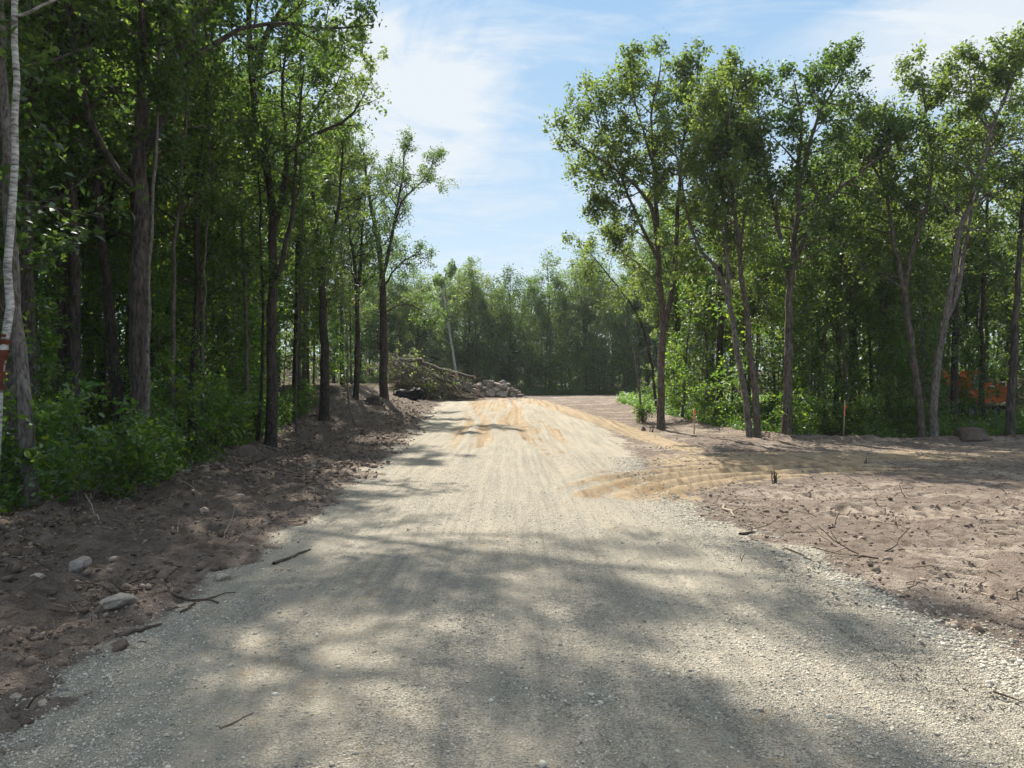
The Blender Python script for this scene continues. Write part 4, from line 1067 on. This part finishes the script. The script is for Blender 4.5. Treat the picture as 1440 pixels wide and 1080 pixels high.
stone('boulder', 'brown boulder on the rise at the foot of the tall dark tree', 'boulder', x, y, (0.95, 0.8, 0.72), 302, 0.4, M['boulder'], sub=4)
for i, (px, py, wpx, hp, lab, m) in enumerate([
    (107, 806, 26, 20, 'rounded brown stone on the dark soil in front of the oak', 'rock'),
    (119, 790, 22, 15, 'squat stone just behind the rounded brown one', 'rock'),
    (312, 815, 28, 14, 'smooth pale stone at the road edge beside crossed sticks', 'pale_rock'),
    (165, 858, 52, 17, 'broad flat pale stone bedded in the track-marked soil', 'pale_rock'),
    (172, 913, 30, 17, 'brown stone at the gravel edge nearest the viewer', 'boulder'),
    (338, 698, 18, 10, 'grey-brown stone on the dark soil below the forked tree', 'rock'),
    (423, 657, 10, 7, 'small pale stone of the two lying side by side on dark soil', 'pale_rock'),
    (441, 658, 11, 7, 'larger pale stone of the two lying side by side on dark soil', 'pale_rock'),
    (352, 644, 34, 24, 'lump of dark soil-crusted rock at the wood edge', 'boulder'),
    (288, 720, 16, 10, 'dull stone half sunk near the shrubby bank', 'rock'),
    (54, 815, 20, 9, 'flat pale stone shard on the dark soil near the birch', 'pale_rock'),
    (207, 758, 15, 9, 'small brown stone between bank and cleat tracks', 'rock'),
    (1102, 858, 13, 8, 'loose pale stone beside the sunlit cleat marks', 'pale_rock'),
    (1275, 835, 12, 8, 'dark clod-like stone on the brown field edge', 'boulder'),
    (905, 606, 9, 8, 'dark round stone at the foot of the twin-stemmed tree', 'boulder'),
    (60, 1000, 17, 9, 'pale stone at the gravel edge below the flat shard', 'pale_rock'),
    (24, 985, 19, 11, 'grey stone at the gravel edge nearest the birch', 'rock'),
    (92, 975, 13, 8, 'small grey stone at the gravel edge beside the pale one', 'rock')]):
    X_, Y_ = hit(px, py); w = wpx / F * Y_
    stone('stone', lab, 'stone', X_, Y_, (w, w * 0.8, hp / F * Y_ * 1.15), 310 + i, i * 1.3, M[m])
# the heap of field stones at the end of the road
rng = np.random.default_rng(55)
PY = 54.0
def PX(px): return (px - 720) / F * PY
base = hz(PX(697), PY)
k = 0
HPG = 'field stones heaped at the end of the road'
def heap(px, py, wp, hp, dy):
    global k
    w, h = wp / F * PY, hp / F * PY
    x = PX(px); z = EYE + (HZ - py) / F * PY - h / 2
    o = stone('field_stone', 'rounded field stone in the big heap closing the road', 'stone', x, PY + dy, (w, w * rng.uniform(.7, .95), h), 400 + k, rng.uniform(-.4, .4), M['rock'], HPG, z=z, tilt=(0, rng.uniform(-.25, .25))); k += 1
for px, py, wp, hp in [(665, 555, 13, 9), (678, 555, 11, 9), (690, 553, 16, 12), (706, 553, 22, 14), (721, 554, 12, 9), (731, 556, 15, 6), (740, 558, 7, 4), (669, 548, 15, 7), (682, 546, 12, 9), (698, 547, 14, 9), (673, 541, 14, 9), (688, 541, 13, 10), (695, 548, 11, 7), (709, 543, 16, 9), (719, 546, 14, 9), (725, 549, 9, 7),
                       (684, 536, 9, 8), (691, 536, 9, 6), (700, 540, 18, 6), (706, 537, 14, 8), (715, 540, 10, 7), (659, 557, 8, 5), (748, 560, 6, 3)]:
    heap(px, py, wp, hp, rng.uniform(-0.25, 0.15) - (556 - py) * -0.02)
for px, wp, hp in [(668, 14, 12), (684, 16, 16), (702, 18, 18), (718, 14, 14), (693, 16, 12), (710, 16, 10), (730, 10, 8)]:
    heap(px, 552, wp, hp, 0.75)

# ------------------------------------------------------------------ brush pile: logs, tangle, sprays of leaves
def log(name, label, cat, a, b, r0, r1, m, group=None, bend=0.05, seed=0, caps=True):
    rg = np.random.default_rng(seed); a, b = np.array(a), np.array(b)
    n = 8; q = a[None] + (b - a)[None] * np.linspace(0, 1, n)[:, None]; q[1:-1] += rg.normal(0, bend, (n - 2, 3))
    V, Q = tubes((q - a)[None], np.linspace(r0, r1, n)[None], 9)
    G = Geo(); G.add(V, Q)
    o = link(name, G.mesh(name, m, True), loc=a)
    if caps:
        for e, r in ((0, r0), (-1, r1)):
            d = norm(q[1] - q[0]) if e == 0 else norm(q[-1] - q[-2]); c = q[e] - a + d * (-0.004 if e == 0 else 0.004)
            u = norm(np.cross(d, [0.1, 0.2, 1.0])); v = np.cross(d, u)
            an = np.arange(10) * 2 * np.pi / 10
            Vc = np.concatenate([[c], c + 0.96 * r * (np.cos(an)[:, None] * u + np.sin(an)[:, None] * v)])
            Fc = np.array([(0, 1 + i, 1 + (i + 1) % 10) for i in range(10)])
            link('cut_end', mesh_from('cut_end', Vc, Fc, M['cut_wood']), o)
    return tag(o, label, cat, group)
BY = 50.0
def B(px, py, dy=0.0): x, y, z = P(px, py, BY + dy); return (x, y, z)
for i, (a, b, r, lab, m) in enumerate([
    (B(560, 506, 1), B(595, 507, -1), 0.16, 'topmost pale log poking out of the brush pile', 'grey_bark'),
    (B(585, 508, 1), B(642, 526, -1), 0.15, 'long brown log slanting down the brush pile', 'brown_bark'),
    (B(588, 514, 1.5), B(640, 531, -0.5), 0.13, 'brown log lying just below the long slanting one', 'brown_bark'),
    (B(600, 515, 2), B(668, 531, -0.5), 0.12, 'log with a pale cut end sticking out near the stone heap', 'brown_bark'),
    (B(618, 522, 0), B(650, 556, -2), 0.07, 'thin pole propped against the end of the brush pile', 'grey_bark'),
    (B(628, 530, 1), B(672, 546, 0), 0.08, 'lower pole of the brush pile nearest the stone heap', 'brown_bark'),
    (B(600, 525, 1), B(662, 552, -0.8), 0.09, 'dark pole buried low in the brush pile', 'dark_bark'),
    (B(626, 556, -1), B(628, 530, -1), 0.06, 'short upright stub in front of the brush pile', 'grey_bark'),
    (B(560, 540, -1), B(606, 532, -2), 0.05, 'crooked pale branch lying on the brush pile front', 'pale_twig')]):
    log('log', lab, 'log', a, b, r, r * 0.85, M[m], 'logs and poles of the brush pile', seed=500 + i)
rng = np.random.default_rng(67)
for i in range(26):
    px = rng.uniform(562, 655); u = (px - 560) / 100; py = 512 + 30 * u + rng.uniform(0, 20) * (1 - u * .5)
    L = rng.uniform(18, 48); s_ = rng.choice([1, 1, 1, -1]); r_ = rng.uniform(0.03, 0.075)
    log('log', 'bare branch or slim pole lying in the brush pile', 'log', B(px - L / 2, py - s_ * L * rng.uniform(.12, .42), rng.uniform(-1.6, .6)), B(px + L / 2, min(557, py + s_ * L * rng.uniform(.05, .3)), rng.uniform(-2.2, 0)), r_, r_ * .55,
        M[str(rng.choice(['brown_bark', 'grey_bark', 'dark_bark', 'grey_bark']))], 'bare branches of the brush pile', 0.12, 540 + i)
rng = np.random.default_rng(66)
G, K = Geo(), Geo()
n = 700
x = rng.uniform(-8.8, -3.6, n); u = (x + 8.8) / 5.2
top = 3.0 * (1 - 0.62 * u) * np.minimum(1, (x + 9.4) / 0.9)
y = BY + rng.uniform(-1.6, 3.0, n); gz = H(x, y)
hh = rng.random(n) ** 0.8 * (top - 0.2) * np.clip(1.15 - 0.18 * np.abs(y - BY - 0.7), 0.15, 1)
d = norm(np.stack([rng.normal(0.6, 0.8, n), rng.normal(-0.2, 0.6, n), rng.normal(-0.15, 0.4, n)], 1))
L = rng.uniform(0.8, 2.6, n)
pa, di = grow(rng, np.stack([x, y, gz + hh], 1), d, L, 5, 0.18, -0.03)
pa[..., 2] = np.maximum(pa[..., 2], H(pa[..., 0], pa[..., 1]) + 0.02)
V, Q = tubes(pa, rng.uniform(0.008, 0.028, n)[:, None] * np.linspace(1, 0.3, 6)[None], 4); G.add(V, Q)
p, d2, t, _ = spawn(rng, pa, di, 4, 0.2, 1, 0.4, 1.1)
tw_, _ = grow(rng, p, d2, rng.uniform(0.3, 0.8, len(p)), 3, 0.25, 0)
V, Q = tubes(tw_, np.full((len(p), 4), 0.005), 3); G.add(V, Q)
br = thing('brush_pile', 'heap of cut branches and wilting leaves beside the stone heap', 'brush pile', (-5.4, BY, 0))
o = link('branch_tangle', G.mesh('branch_tangle', M['brush']), br, loc=(5.4, -BY, 0)); o['kind'] = 'stuff'
sel = (rng.random(len(tw_)) < 0.14) & (tw_[:, 0, 0] < -4.6 + 2 * rng.random(len(tw_)))
V, Q, T_ = foliage(rng, tw_[sel], 11, 0.12, 0.15); K.add(V, Q, T_)
o = link('wilting_leaves', K.mesh('wilting_leaves', M['leaf_olive']), br, loc=(5.4, -BY, 0)); o['kind'] = 'stuff'
# soil mound under the brush so that the heap has a body
mv, mf = ico2(4)
q = mv * np.array([3.2, 1.9, 1.35]); q *= (1 + 0.5 * (fbm(q[:, 0] * 1.2, q[:, 1] * 1.2 + q[:, 2], 5) - 0.5))[:, None]
q[:, 2] *= np.clip(1.25 - 0.22 * (q[:, 0] + 2.5), 0.35, 1.3)
mound = mesh_from('brush_core', q, mf, M['clod'], np.full(len(q), 0.1), True)
o = link('soil_core', mound, br, loc=(-0.2, 0.9, float(H(-5.4, BY))))

# black heap of plastic with a dark hollow
X_, Y_ = (575 - 720) / F * 45, 45.0
bl = thing('plastic_heap', 'low glossy black heap with a dark hollow between boulder and brush pile', 'heap', (X_, Y_, hz(X_, Y_))); bl.scale = (0.82,) * 3
def sheet(seed, dims, off, hollow):
    v, f = ico2(4); rg = np.random.default_rng(seed)
    p = v.copy(); nz = fbm(p[:, 0] * 2.6 + seed, p[:, 1] * 2.6 + p[:, 2] * 3.1, seed) - 0.5
    nz2 = np.abs(fbm(p[:, 0] * 5 + seed, p[:, 1] * 5 - p[:, 2] * 5, seed + 3) - 0.5)
    p = p * (1 + 0.55 * nz + 0.35 * nz2)[:, None]
    p[:, 2] = np.maximum(p[:, 2], -0.35)
    if hollow:
        d = np.exp(-((p[:, 0] / 0.62) ** 2 + ((p[:, 2] - 0.05) / 0.55) ** 2)) * (p[:, 1] < 0); p[:, 1] += d * 1.25
    return mesh_from('crumpled_sheet', p * np.array(dims) + np.array(off), f, M['black'])
link('crumpled_sheet', sheet(71, (0.62, 0.5, 0.55), (-0.55, 0.1, 0.18), False), bl)
link('hollow_bundle', sheet(73, (0.68, 0.6, 0.62), (0.55, 0.0, 0.2), True), bl)

# ------------------------------------------------------------------ sticks on the bare soil
def stick(px0, py0, px1, py1, r, label, cat='stick', m='twig', lift=0.0, group=None, seed=0, forks=0):
    a = np.array(hit(px0, py0)); b = np.array(hit(px1, py1)); rg = np.random.default_rng(seed)
    n = 7; q = a[None] + (b - a)[None] * np.linspace(0, 1, n)[:, None]; L = np.linalg.norm(b - a)
    q[1:-1] += rg.normal(0, 0.03 * L, (n - 2, 2))
    z = Hf(q[:, 0], q[:, 1]) + r * 0.7; z = np.maximum(z, np.linspace(z[0], z[-1], n)); z[-1] += lift; z[-2] += lift * .6
    q = np.concatenate([q, z[:, None]], 1); o = np.array([q[0, 0], q[0, 1], q[0, 2]])
    G = Geo(); V, Q = tubes((q - o)[None], np.linspace(r, r * 0.45, n)[None], 6); G.add(V, Q)
    if forks:
        dd = np.gradient(q, axis=0); p, d, t, _ = spawn(rg, (q - o)[None], norm(dd)[None], forks, 0.3, 0.95, 0.4, 0.9)
        d[:, 2] = np.abs(d[:, 2]) * 0.4; pt, _ = grow(rg, p, norm(d), rg.uniform(0.2, 0.4, len(p)) * L, 3, 0.15, 0)
        V, Q = tubes(pt, np.linspace(r * .5, r * .25, 4)[None].repeat(len(p), 0), 4); G.add(V, Q)
    return tag(link('stick', G.mesh('stick', M[m], True), loc=o), label, cat, group)
stick(385, 795, 437, 774, 0.016, 'stick lying on the gravel edge of the road', seed=1)
stick(310, 1024, 357, 1003, 0.007, 'thin stick lying on bare gravel near the viewer', seed=2, m='pale_twig')
stick(218, 838, 308, 850, 0.014, 'crossed stick beside the smooth pale stone', seed=3, forks=2)
stick(256, 862, 282, 846, 0.012, 'shorter stick crossing the one by the smooth pale stone', seed=4)
stick(165, 897, 228, 880, 0.016, 'dark root-like stick near the gravel edge', seed=5)
stick(170, 816, 215, 806, 0.012, 'straight stick beside the cleat tracks in dark soil', seed=6)
stick(195, 808, 262, 795, 0.010, 'long bowed stick across the cleat tracks', seed=16)
stick(318, 663, 392, 640, 0.022, 'long root lying along the wood-edge soil bank', seed=7)
stick(0, 735, 30, 770, 0.025, 'dark root sticking out of the bank under the birch', seed=8)
stick(1018, 712, 1032, 730, 0.022, 'pale barkless stick on the gravel edge of the brown field', m='pale_twig', seed=9, forks=1)
stick(1040, 752, 1062, 748, 0.018, 'dark stick on soil just past the pale barkless one', seed=10, forks=2)
stick(1195, 780, 1235, 785, 0.014, 'dark stick lying flat in mid field', seed=11)
stick(1100, 770, 1145, 790, 0.009, 'reddish stick along the gravel edge of the field', seed=12)
stick(1395, 980, 1440, 990, 0.006, 'thin dark stick lying in the loose gravel bank', seed=13)
stick(1420, 845, 1440, 828, 0.008, 'dark stick rising from the field beside the forked one', lift=0.05, seed=14)
stick(1165, 742, 1180, 738, 0.010, 'short forked stick on the field, sticking up', lift=0.15, seed=15, forks=2)
def upright(px, py, hp, label, seed, n=4, r=0.007, lean=0.35):
    X_, Y_ = hit(px, py); rg = np.random.default_rng(seed); hgt = hp / F * Y_
    root = np.array([X_, Y_, hz(X_, Y_)])
    d = norm(np.stack([rg.normal(0, lean, n), rg.normal(0, lean, n), np.ones(n)], 1))
    pa, di = grow(rg, np.stack([rg.normal(0, hgt * .12, n), rg.normal(0, hgt * .1, n), np.full(n, -0.03)], 1), d, hgt * rg.uniform(.6, 1.1, n), 5, 0.13, 0.05)
    G = Geo(); V, Q = tubes(pa, r * np.linspace(1, .45, 6)[None].repeat(n, 0), 5); G.add(V, Q)
    p, d2, t, _ = spawn(rg, pa, di, 2, 0.4, 0.9, 0.4, 0.9); tw, _ = grow(rg, p, d2, hgt * rg.uniform(.2, .4, len(p)), 3, 0.2, 0.05)
    V, Q = tubes(tw, np.full((len(p), 4), r * .4), 4); G.add(V, Q)
    tag(link('dead_stalks', G.mesh('dead_stalks', M['twig'], True), loc=root), label, 'dead stalks')
upright(1089, 680, 24, 'upright clump of dead stalks at the near edge of the turn-off', 601, 6, 0.012, 0.12)
upright(1355, 830, 30, 'forked dead stalks standing in the brown field', 602, 3, 0.006, 0.5)
upright(1043, 790, 22, 'small dead stalk at the field edge', 603, 2, 0.004, 0.2)
upright(1265, 740, 18, 'short dead stalk in mid field', 604, 2, 0.006, 0.3)
upright(1150, 800, 18, 'thin dead stalk in the field behind the cleat marks', 605, 2, 0.005, 0.4)
upright(916, 607, 12, 'tiny stub cluster by the twin-stemmed tree', 606, 3, 0.02, 0.1)
upright(1216, 655, 10, 'dark stub on the shaded turn-off', 607, 2, 0.014, 0.2)
rng = np.random.default_rng(77)
def tw_spot(n, ok, box):
    out = []
    while len(out) < n:
        y = box[2] * (box[3] / box[2]) ** rng.random(); x = rng.uniform(box[0], box[1])
        if abs(x) < 0.69 * y and ok(x, y): out.append((x, y))
    return out
def twig_scatter(n, ok, box, label, group, lmax):
    for x, y in tw_spot(n, ok, box):
        L = rng.uniform(0.12, lmax); r = rng.uniform(0.003, 0.008); m = 6; a = rng.uniform(0, 6.28)
        q = np.stack([np.linspace(-.5, .5, m) * L * math.cos(a) + x, np.linspace(-.5, .5, m) * L * math.sin(a) + y], 1) + rng.normal(0, 0.02 * L, (m, 2))
        z = Hf(q[:, 0], q[:, 1]); z = np.maximum(z, np.linspace(z[0], z[-1], m)) + r * .6
        if rng.random() < 0.25: z += np.linspace(0, 1, m) ** 1.5 * L * 0.5
        q = np.concatenate([q, z[:, None]], 1); o = q[m // 2].copy()
        G = Geo(); V, Q = tubes((q - o)[None], np.linspace(r, r * .5, m)[None], 5); G.add(V, Q)
        p, d, t, _ = spawn(rng, (q - o)[None], norm(np.gradient(q, axis=0))[None], 1, 0.4, 0.8, 0.4, 0.8); pt, _ = grow(rng, p, d, np.full(1, L * .35), 3, .15, .05)
        V, Q = tubes(pt, np.full((1, 4), r * .5), 4); G.add(V, Q)
        tag(link('twig', G.mesh('twig', M['twig'] if rng.random() < .8 else M['pale_twig'], True), loc=o), label, 'twig', group)
def bare(x, y):
    g, s, d, o = zones(np.array([x]), np.array([y])); return (g + s + d)[0] < 0.35
twig_scatter(110, lambda x, y: x > 2 and bare(x, y), (2, 13, 4.5, 22), 'small dead twig on the sunlit brown field', 'twigs on the brown field', 0.5)
twig_scatter(90, lambda x, y: x < -2 and bare(x, y), (-8, -2.4, 4.2, 28), 'small dead twig on the dark soil between road and wood', 'twigs on the dark soil strip', 0.6)

# ------------------------------------------------------------------ survey stakes
def boxv(w, d, h, z0=0.0, tp=1.0):
    V = []
    for z, s in ((z0, 1), (z0 + h, tp)):
        for sx, sy in ((-1, -1), (1, -1), (1, 1), (-1, 1)): V.append((sx * w / 2 * s, sy * d / 2 * s, z))
    Q = np.array([(0, 3, 2, 1), (4, 5, 6, 7), (0, 1, 5, 4), (1, 2, 6, 5), (2, 3, 7, 6), (3, 0, 4, 7)])
    return np.array(V), Q
def stake(px, py, hp, label, flag_at, seed, Y=None):
    X_, Y_ = hit(px, py) if Y is None else ((px - 720) / F * Y, Y)
    hgt = hp / F * Y_
    r = thing('survey_stake', label, 'survey stake', (X_, Y_, hz(X_, Y_)), 0.3)
    r.rotation_euler = (0.02, 0.03 * (seed % 3 - 1), 0.3)
    G = Geo(); V, Q = boxv(0.034, 0.018, hgt + 0.12, -0.12); G.add(V, Q)
    link('lath', G.mesh('lath', M['stake']), r)
    rg = np.random.default_rng(seed); G = Geo()
    V, Q = boxv(0.044, 0.028, 0.07, hgt * flag_at); G.add(V, Q)
    for k in range(3):                                   # loose ribbon ends
        m = 7; z = np.linspace(0, -rg.uniform(.18, .32), m); xo = 0.03 * np.sin(np.linspace(0, 4, m) + k) + (k - 1) * 0.03; yo = -0.02 - 0.02 * np.cos(np.linspace(0, 3, m) + k)
        c = np.stack([xo, yo, hgt * flag_at + 0.05 + z], 1); A = np.concatenate([c - [0.014, 0.003, 0], c + [0.014, 0.003, 0]])
        G.add(A, np.array([(i, i + m, i + m + 1, i + 1) for i in range(m - 1)]))
    f = link('ribbon', G.mesh('ribbon', M['flag']), r)
stake(976, 610, 36, 'short survey stake with orange ribbon on soil by the clearing corner', 0.84, 1)
stake(1186, 607, 52, 'tall survey stake with orange ribbon in shade at the wood edge', 0.80, 2, 23.1)

# ------------------------------------------------------------------ excavator
def prism(outline, w, bev=0.03):
    """a side outline (x,z) extruded across y"""
    import bmesh
    bm = bmesh.new(); vs = [bm.verts.new((a, -w / 2, b)) for a, b in outline]
    f = bm.faces.new(vs); r = bmesh.ops.extrude_face_region(bm, geom=[f])
    for e in r['geom']:
        if isinstance(e, bmesh.types.BMVert): e.co.y += w
    bmesh.ops.recalc_face_normals(bm, faces=bm.faces)
    if bev: bmesh.ops.bevel(bm, geom=list(bm.edges), offset=bev, segments=2, affect='EDGES', clamp_overlap=True)
    return bm
def bmo(name, bm, m, parent, loc=(0, 0, 0), rot=(0, 0, 0)):
    me = bpy.data.meshes.new(name); bm.to_mesh(me); bm.free(); me.materials.append(m)
    o = link(name, me, parent, loc); o.rotation_euler = rot; return o
EYy = 33.5
ex = (1366 - 720) / F * EYy
ez = hz(ex, EYy)
exc = thing('excavator', 'orange tracked excavator half hidden among the trees behind the boulder', 'excavator', (ex, EYy, ez), math.radians(12)); exc.scale = (0.78, 0.78, 0.80)
def rounded(w, h, r, n=6):
    o = []
    for cx, cz, a0 in ((w / 2 - r, h - r, 0), (-w / 2 + r, h - r, 90), (-w / 2 + r, r, 180), (w / 2 - r, r, 270)):
        for k in range(n + 1):
            a = math.radians(a0 + 90 * k / n); o.append((cx + r * math.cos(a), cz + r * math.sin(a)))
    return o
import bmesh
for sy in (-0.75, 0.75):
    t = bmo('track', prism(rounded(2.9, 0.62, 0.30), 0.42, 0.02), M['rubber'], exc, (0.15, sy, 0))
    G = Geo()
    for k in range(5):
        V, Q = tubes(np.array([[[-1.05 + k * 0.52, -0.235, 0.27], [-1.05 + k * 0.52, 0.235, 0.27]]]), np.array([[0.17, 0.17]]), 14); G.add(V, Q)
        an = np.arange(14) * 2 * np.pi / 14
        for yy in (-0.235, 0.235):
            Vc = np.concatenate([[[-1.05 + k * .52, yy, .27]], np.stack([-1.05 + k * .52 + .17 * np.cos(an), np.full(14, yy), .27 + .17 * np.sin(an)], 1)])
            G.add(Vc, np.array([(0, 1 + i, 1 + (i + 1) % 14) for i in range(14)]))
    link('rollers', G.mesh('rollers', M['steel']), t)
    G = Geo()
    for k in range(18):                                  # grousers
        V, Q = boxv(0.05, 0.44, 0.05); V = V + np.array([-1.15 + k * 0.135, 0, 0.605]); G.add(V, Q)
    link('grousers', G.mesh('grousers', M['steel']), t)
bmo('undercarriage', prism(rounded(1.2, 0.5, 0.08), 1.1, 0.02), M['steel'], exc, (0.1, 0, 0.3))
house = bmo('body', prism([(-0.95, 0.78), (1.25, 0.78), (1.42, 0.95), (1.42, 1.62), (1.25, 1.86), (0.25, 1.9), (0.1, 1.55), (-0.95, 1.5)], 1.75, 0.06), M['orange'], exc)
bmo('counterweight', prism([(1.30, 0.8), (1.62, 0.88), (1.72, 1.1), (1.70, 1.55), (1.52, 1.74), (1.30, 1.74)], 1.7, 0.07), M['orange'], exc)
G = Geo()
for k in range(6):
    V, Q = boxv(0.5, 0.012, 0.025); G.add(V + np.array([0.85, -0.884, 1.15 + k * 0.07]), Q)
link('vent_louvres', G.mesh('vent_louvres', M['rubber']), house)
V, Q = boxv(0.42, 0.012, 0.13); link('decal', mesh_from('decal', V + np.array([0.55, -0.884, 1.62]), Q, M['decal']), house)
cab = bmo('cab', prism([(-0.95, 0.8), (0.12, 0.8), (0.12, 2.45), (0.0, 2.58), (-0.72, 2.58), (-0.95, 1.75)], 0.92, 0.05), M['orange'], exc, (0, -0.42, 0))
bmo('window', prism([(-0.82, 1.5), (0.0, 1.5), (0.0, 2.38), (-0.62, 2.42), (-0.82, 1.78)], 0.95, 0.02), M['glass'], cab)
boom = bmo('boom', prism([(-0.55, 1.15), (-0.75, 1.5), (-1.75, 2.85), (-2.35, 3.15), (-3.4, 2.9), (-3.45, 2.68), (-2.35, 2.78), (-1.95, 2.55), (-1.1, 1.3), (-0.8, 1.05)], 0.30, 0.02), M['orange'], exc, (0, 0.35, 0))
bmo('arm', prism([(-3.1, 3.1), (-3.5, 3.15), (-3.75, 2.6), (-3.95, 1.2), (-3.75, 1.15), (-3.4, 2.4)], 0.24, 0.02), M['orange'], exc, (0, 0.35, 0))
bmo('bucket', prism([(-4.05, 1.25), (-3.7, 1.2), (-3.45, 0.95), (-3.4, 0.6), (-3.65, 0.45), (-4.0, 0.55), (-3.72, 0.68), (-3.68, 0.9), (-3.85, 1.0)], 0.7, 0.015), M['steel'], exc, (0, 0.35, 0))
G = Geo(); V, Q = tubes(np.array([[[-0.7, 0.35, 0.95], [-1.6, 0.35, 2.2]], [[-1.5, 0.35, 2.75], [-3.0, 0.35, 3.22]]]), np.array([[0.06, 0.06], [0.055, 0.055]]), 10); G.add(V, Q)
link('hydraulic_ram', G.mesh('hydraulic_ram', M['steel'], True), boom)
G = Geo(); V, Q = tubes(np.array([[[0.9, 0.4, 1.8], [0.9, 0.4, 2.15], [0.95, 0.4, 2.25]]]), np.array([[0.05, 0.05, 0.05]]), 10); G.add(V, Q)
link('exhaust_pipe', G.mesh('exhaust_pipe', M['rubber'], True), exc)

# ------------------------------------------------------------------ light, sky, camera
w = bpy.data.worlds.new('World'); bpy.context.scene.world = w; w.use_nodes = True
nt = w.node_tree; bg = nt.nodes['Background']
sky = nd(nt, 'ShaderNodeTexSky', sky_type='NISHITA'); sky.sun_disc = False
sky.sun_elevation = SUN_EL; sky.sun_rotation = SUN_AZ; sky.air_density = 1.0; sky.dust_density = 0.6; sky.ozone_density = 1.0; sky.altitude = 200
tc = nd(nt, 'ShaderNodeTexCoord'); d = tc.outputs['Generated']
sp = nd(nt, 'ShaderNodeSeparateXYZ'); nt.links.new(d, sp.inputs[0])
zz = math_(nt, 'MAXIMUM', sp.outputs[2], 0.02)
cx = math_(nt, 'DIVIDE', sp.outputs[0], math_(nt, 'ADD', zz, 0.25)); cy = math_(nt, 'DIVIDE', sp.outputs[1], math_(nt, 'ADD', zz, 0.25))
cv = nd(nt, 'ShaderNodeCombineXYZ'); nt.links.new(cx, cv.inputs[0]); nt.links.new(cy, cv.inputs[1])
n1 = noise(nt, 2.3, 10, cv.outputs[0], 0.62, 0.9)
mp = nd(nt, 'ShaderNodeMapping'); mp.inputs['Scale'].default_value = (2.2, 6.0, 1); mp.inputs['Rotation'].default_value = (0, 0, 0.5); nt.links.new(cv.outputs[0], mp.inputs[0])
n2 = noise(nt, 1.2, 8, mp.outputs[0], 0.65, 0.8)
def patch(px, py, rad):                                   # a bank of cloud in a given direction of the sky
    v = Vector(((px - 720) / F, 1, (HZ - py) / F)).normalized()
    dp = nd(nt, 'ShaderNodeVectorMath', operation='DISTANCE'); nt.links.new(d, dp.inputs[0]); dp.inputs[1].default_value = v
    return ramp(nt, [(0, (1, 1, 1)), (1, (0, 0, 0))], math_(nt, 'DIVIDE', dp.outputs['Value'], rad), 'EASE')
msk = math_(nt, 'MAXIMUM', patch(580, 130, 0.25), math_(nt, 'MULTIPLY', patch(1400, 40, 0.34), 0.8))
msk = math_(nt, 'MAXIMUM', msk, 0.08)
cl = ramp(nt, [(0.44, (0, 0, 0)), (0.64, (1, 1, 1))], math_(nt, 'ADD', n1, math_(nt, 'MULTIPLY', math_(nt, 'SUBTRACT', msk, 0.5), 0.42)))
cl = math_(nt, 'MULTIPLY', cl, math_(nt, 'MULTIPLY', math_(nt, 'ADD', msk, 0.10), 0.95))
wis = math_(nt, 'MULTIPLY', ramp(nt, [(0.46, (0, 0, 0)), (0.72, (1, 1, 1))], n2), 0.6)
cov = math_(nt, 'MINIMUM', math_(nt, 'ADD', cl, wis), 0.95)
clear = ramp(nt, [(0.0, (3.7, 4.3, 4.8)), (0.18, (3.1, 4.0, 4.8)), (0.48, (1.80, 3.05, 4.55)), (0.75, (4.6, 5.0, 5.4))], sp.outputs[2])  # top stop, above the view, is brightened to add fill light
veil = mixc(nt, 0.91, sky.outputs[0], clear)
col = mixc(nt, cov, veil, (4.5, 4.8, 5.1))
nt.links.new(col, bg.inputs['Color']); bg.inputs['Strength'].default_value = 0.085

sl = bpy.data.lights.new('sun', 'SUN'); sl.energy = 5.0; sl.angle = math.radians(0.53); sl.color = (1.0, 0.93, 0.81)
so = bpy.data.objects.new('sun', sl); C.objects.link(so)
sd = Vector((math.sin(SUN_AZ) * math.cos(SUN_EL), math.cos(SUN_AZ) * math.cos(SUN_EL), math.sin(SUN_EL)))
so.rotation_euler = sd.to_track_quat('Z', 'Y').to_euler()

hzm = bpy.data.materials.new('haze_air'); hzm.use_nodes = True; hn = hzm.node_tree; hn.nodes.remove(hn.nodes['Principled BSDF'])
pv = nd(hn, 'ShaderNodeVolumePrincipled'); pv.inputs['Color'].default_value = (0.86, 0.93, 1.0, 1); pv.inputs['Density'].default_value = 0.0003; pv.inputs['Anisotropy'].default_value = 0.2
hn.links.new(pv.outputs[0], hn.nodes['Material Output'].inputs['Volume'])
V, Q = boxv(2100, 2100, 26, -3.0); tag(link('haze', mesh_from('haze', V + np.array([0, 600, 0]), Q, hzm)), kind='stuff')

cam = bpy.data.cameras.new('camera'); co = bpy.data.objects.new('camera', cam); C.objects.link(co)
cam.sensor_width = 36; cam.lens = 36 * F / 1440; cam.clip_end = 3000; cam.clip_start = 0.05
co.location = (0, 0, EYE); co.rotation_euler = (math.radians(90) + math.atan((HZ - 540) / F), 0, 0)
sc = bpy.context.scene; sc.camera = co
sc.render.engine = 'CYCLES'
sc.view_settings.view_transform = 'Standard'; sc.view_settings.look = 'None'; sc.view_settings.gamma = 1; sc.view_settings.exposure = 1.15
sc.cycles.max_bounces = 7; sc.cycles.diffuse_bounces = 4; sc.cycles.glossy_bounces = 2; sc.cycles.transmission_bounces = 5; sc.cycles.transparent_max_bounces = 4
sc.cycles.use_denoising = True
sc.cycles.caustics_reflective = False; sc.cycles.caustics_refractive = False
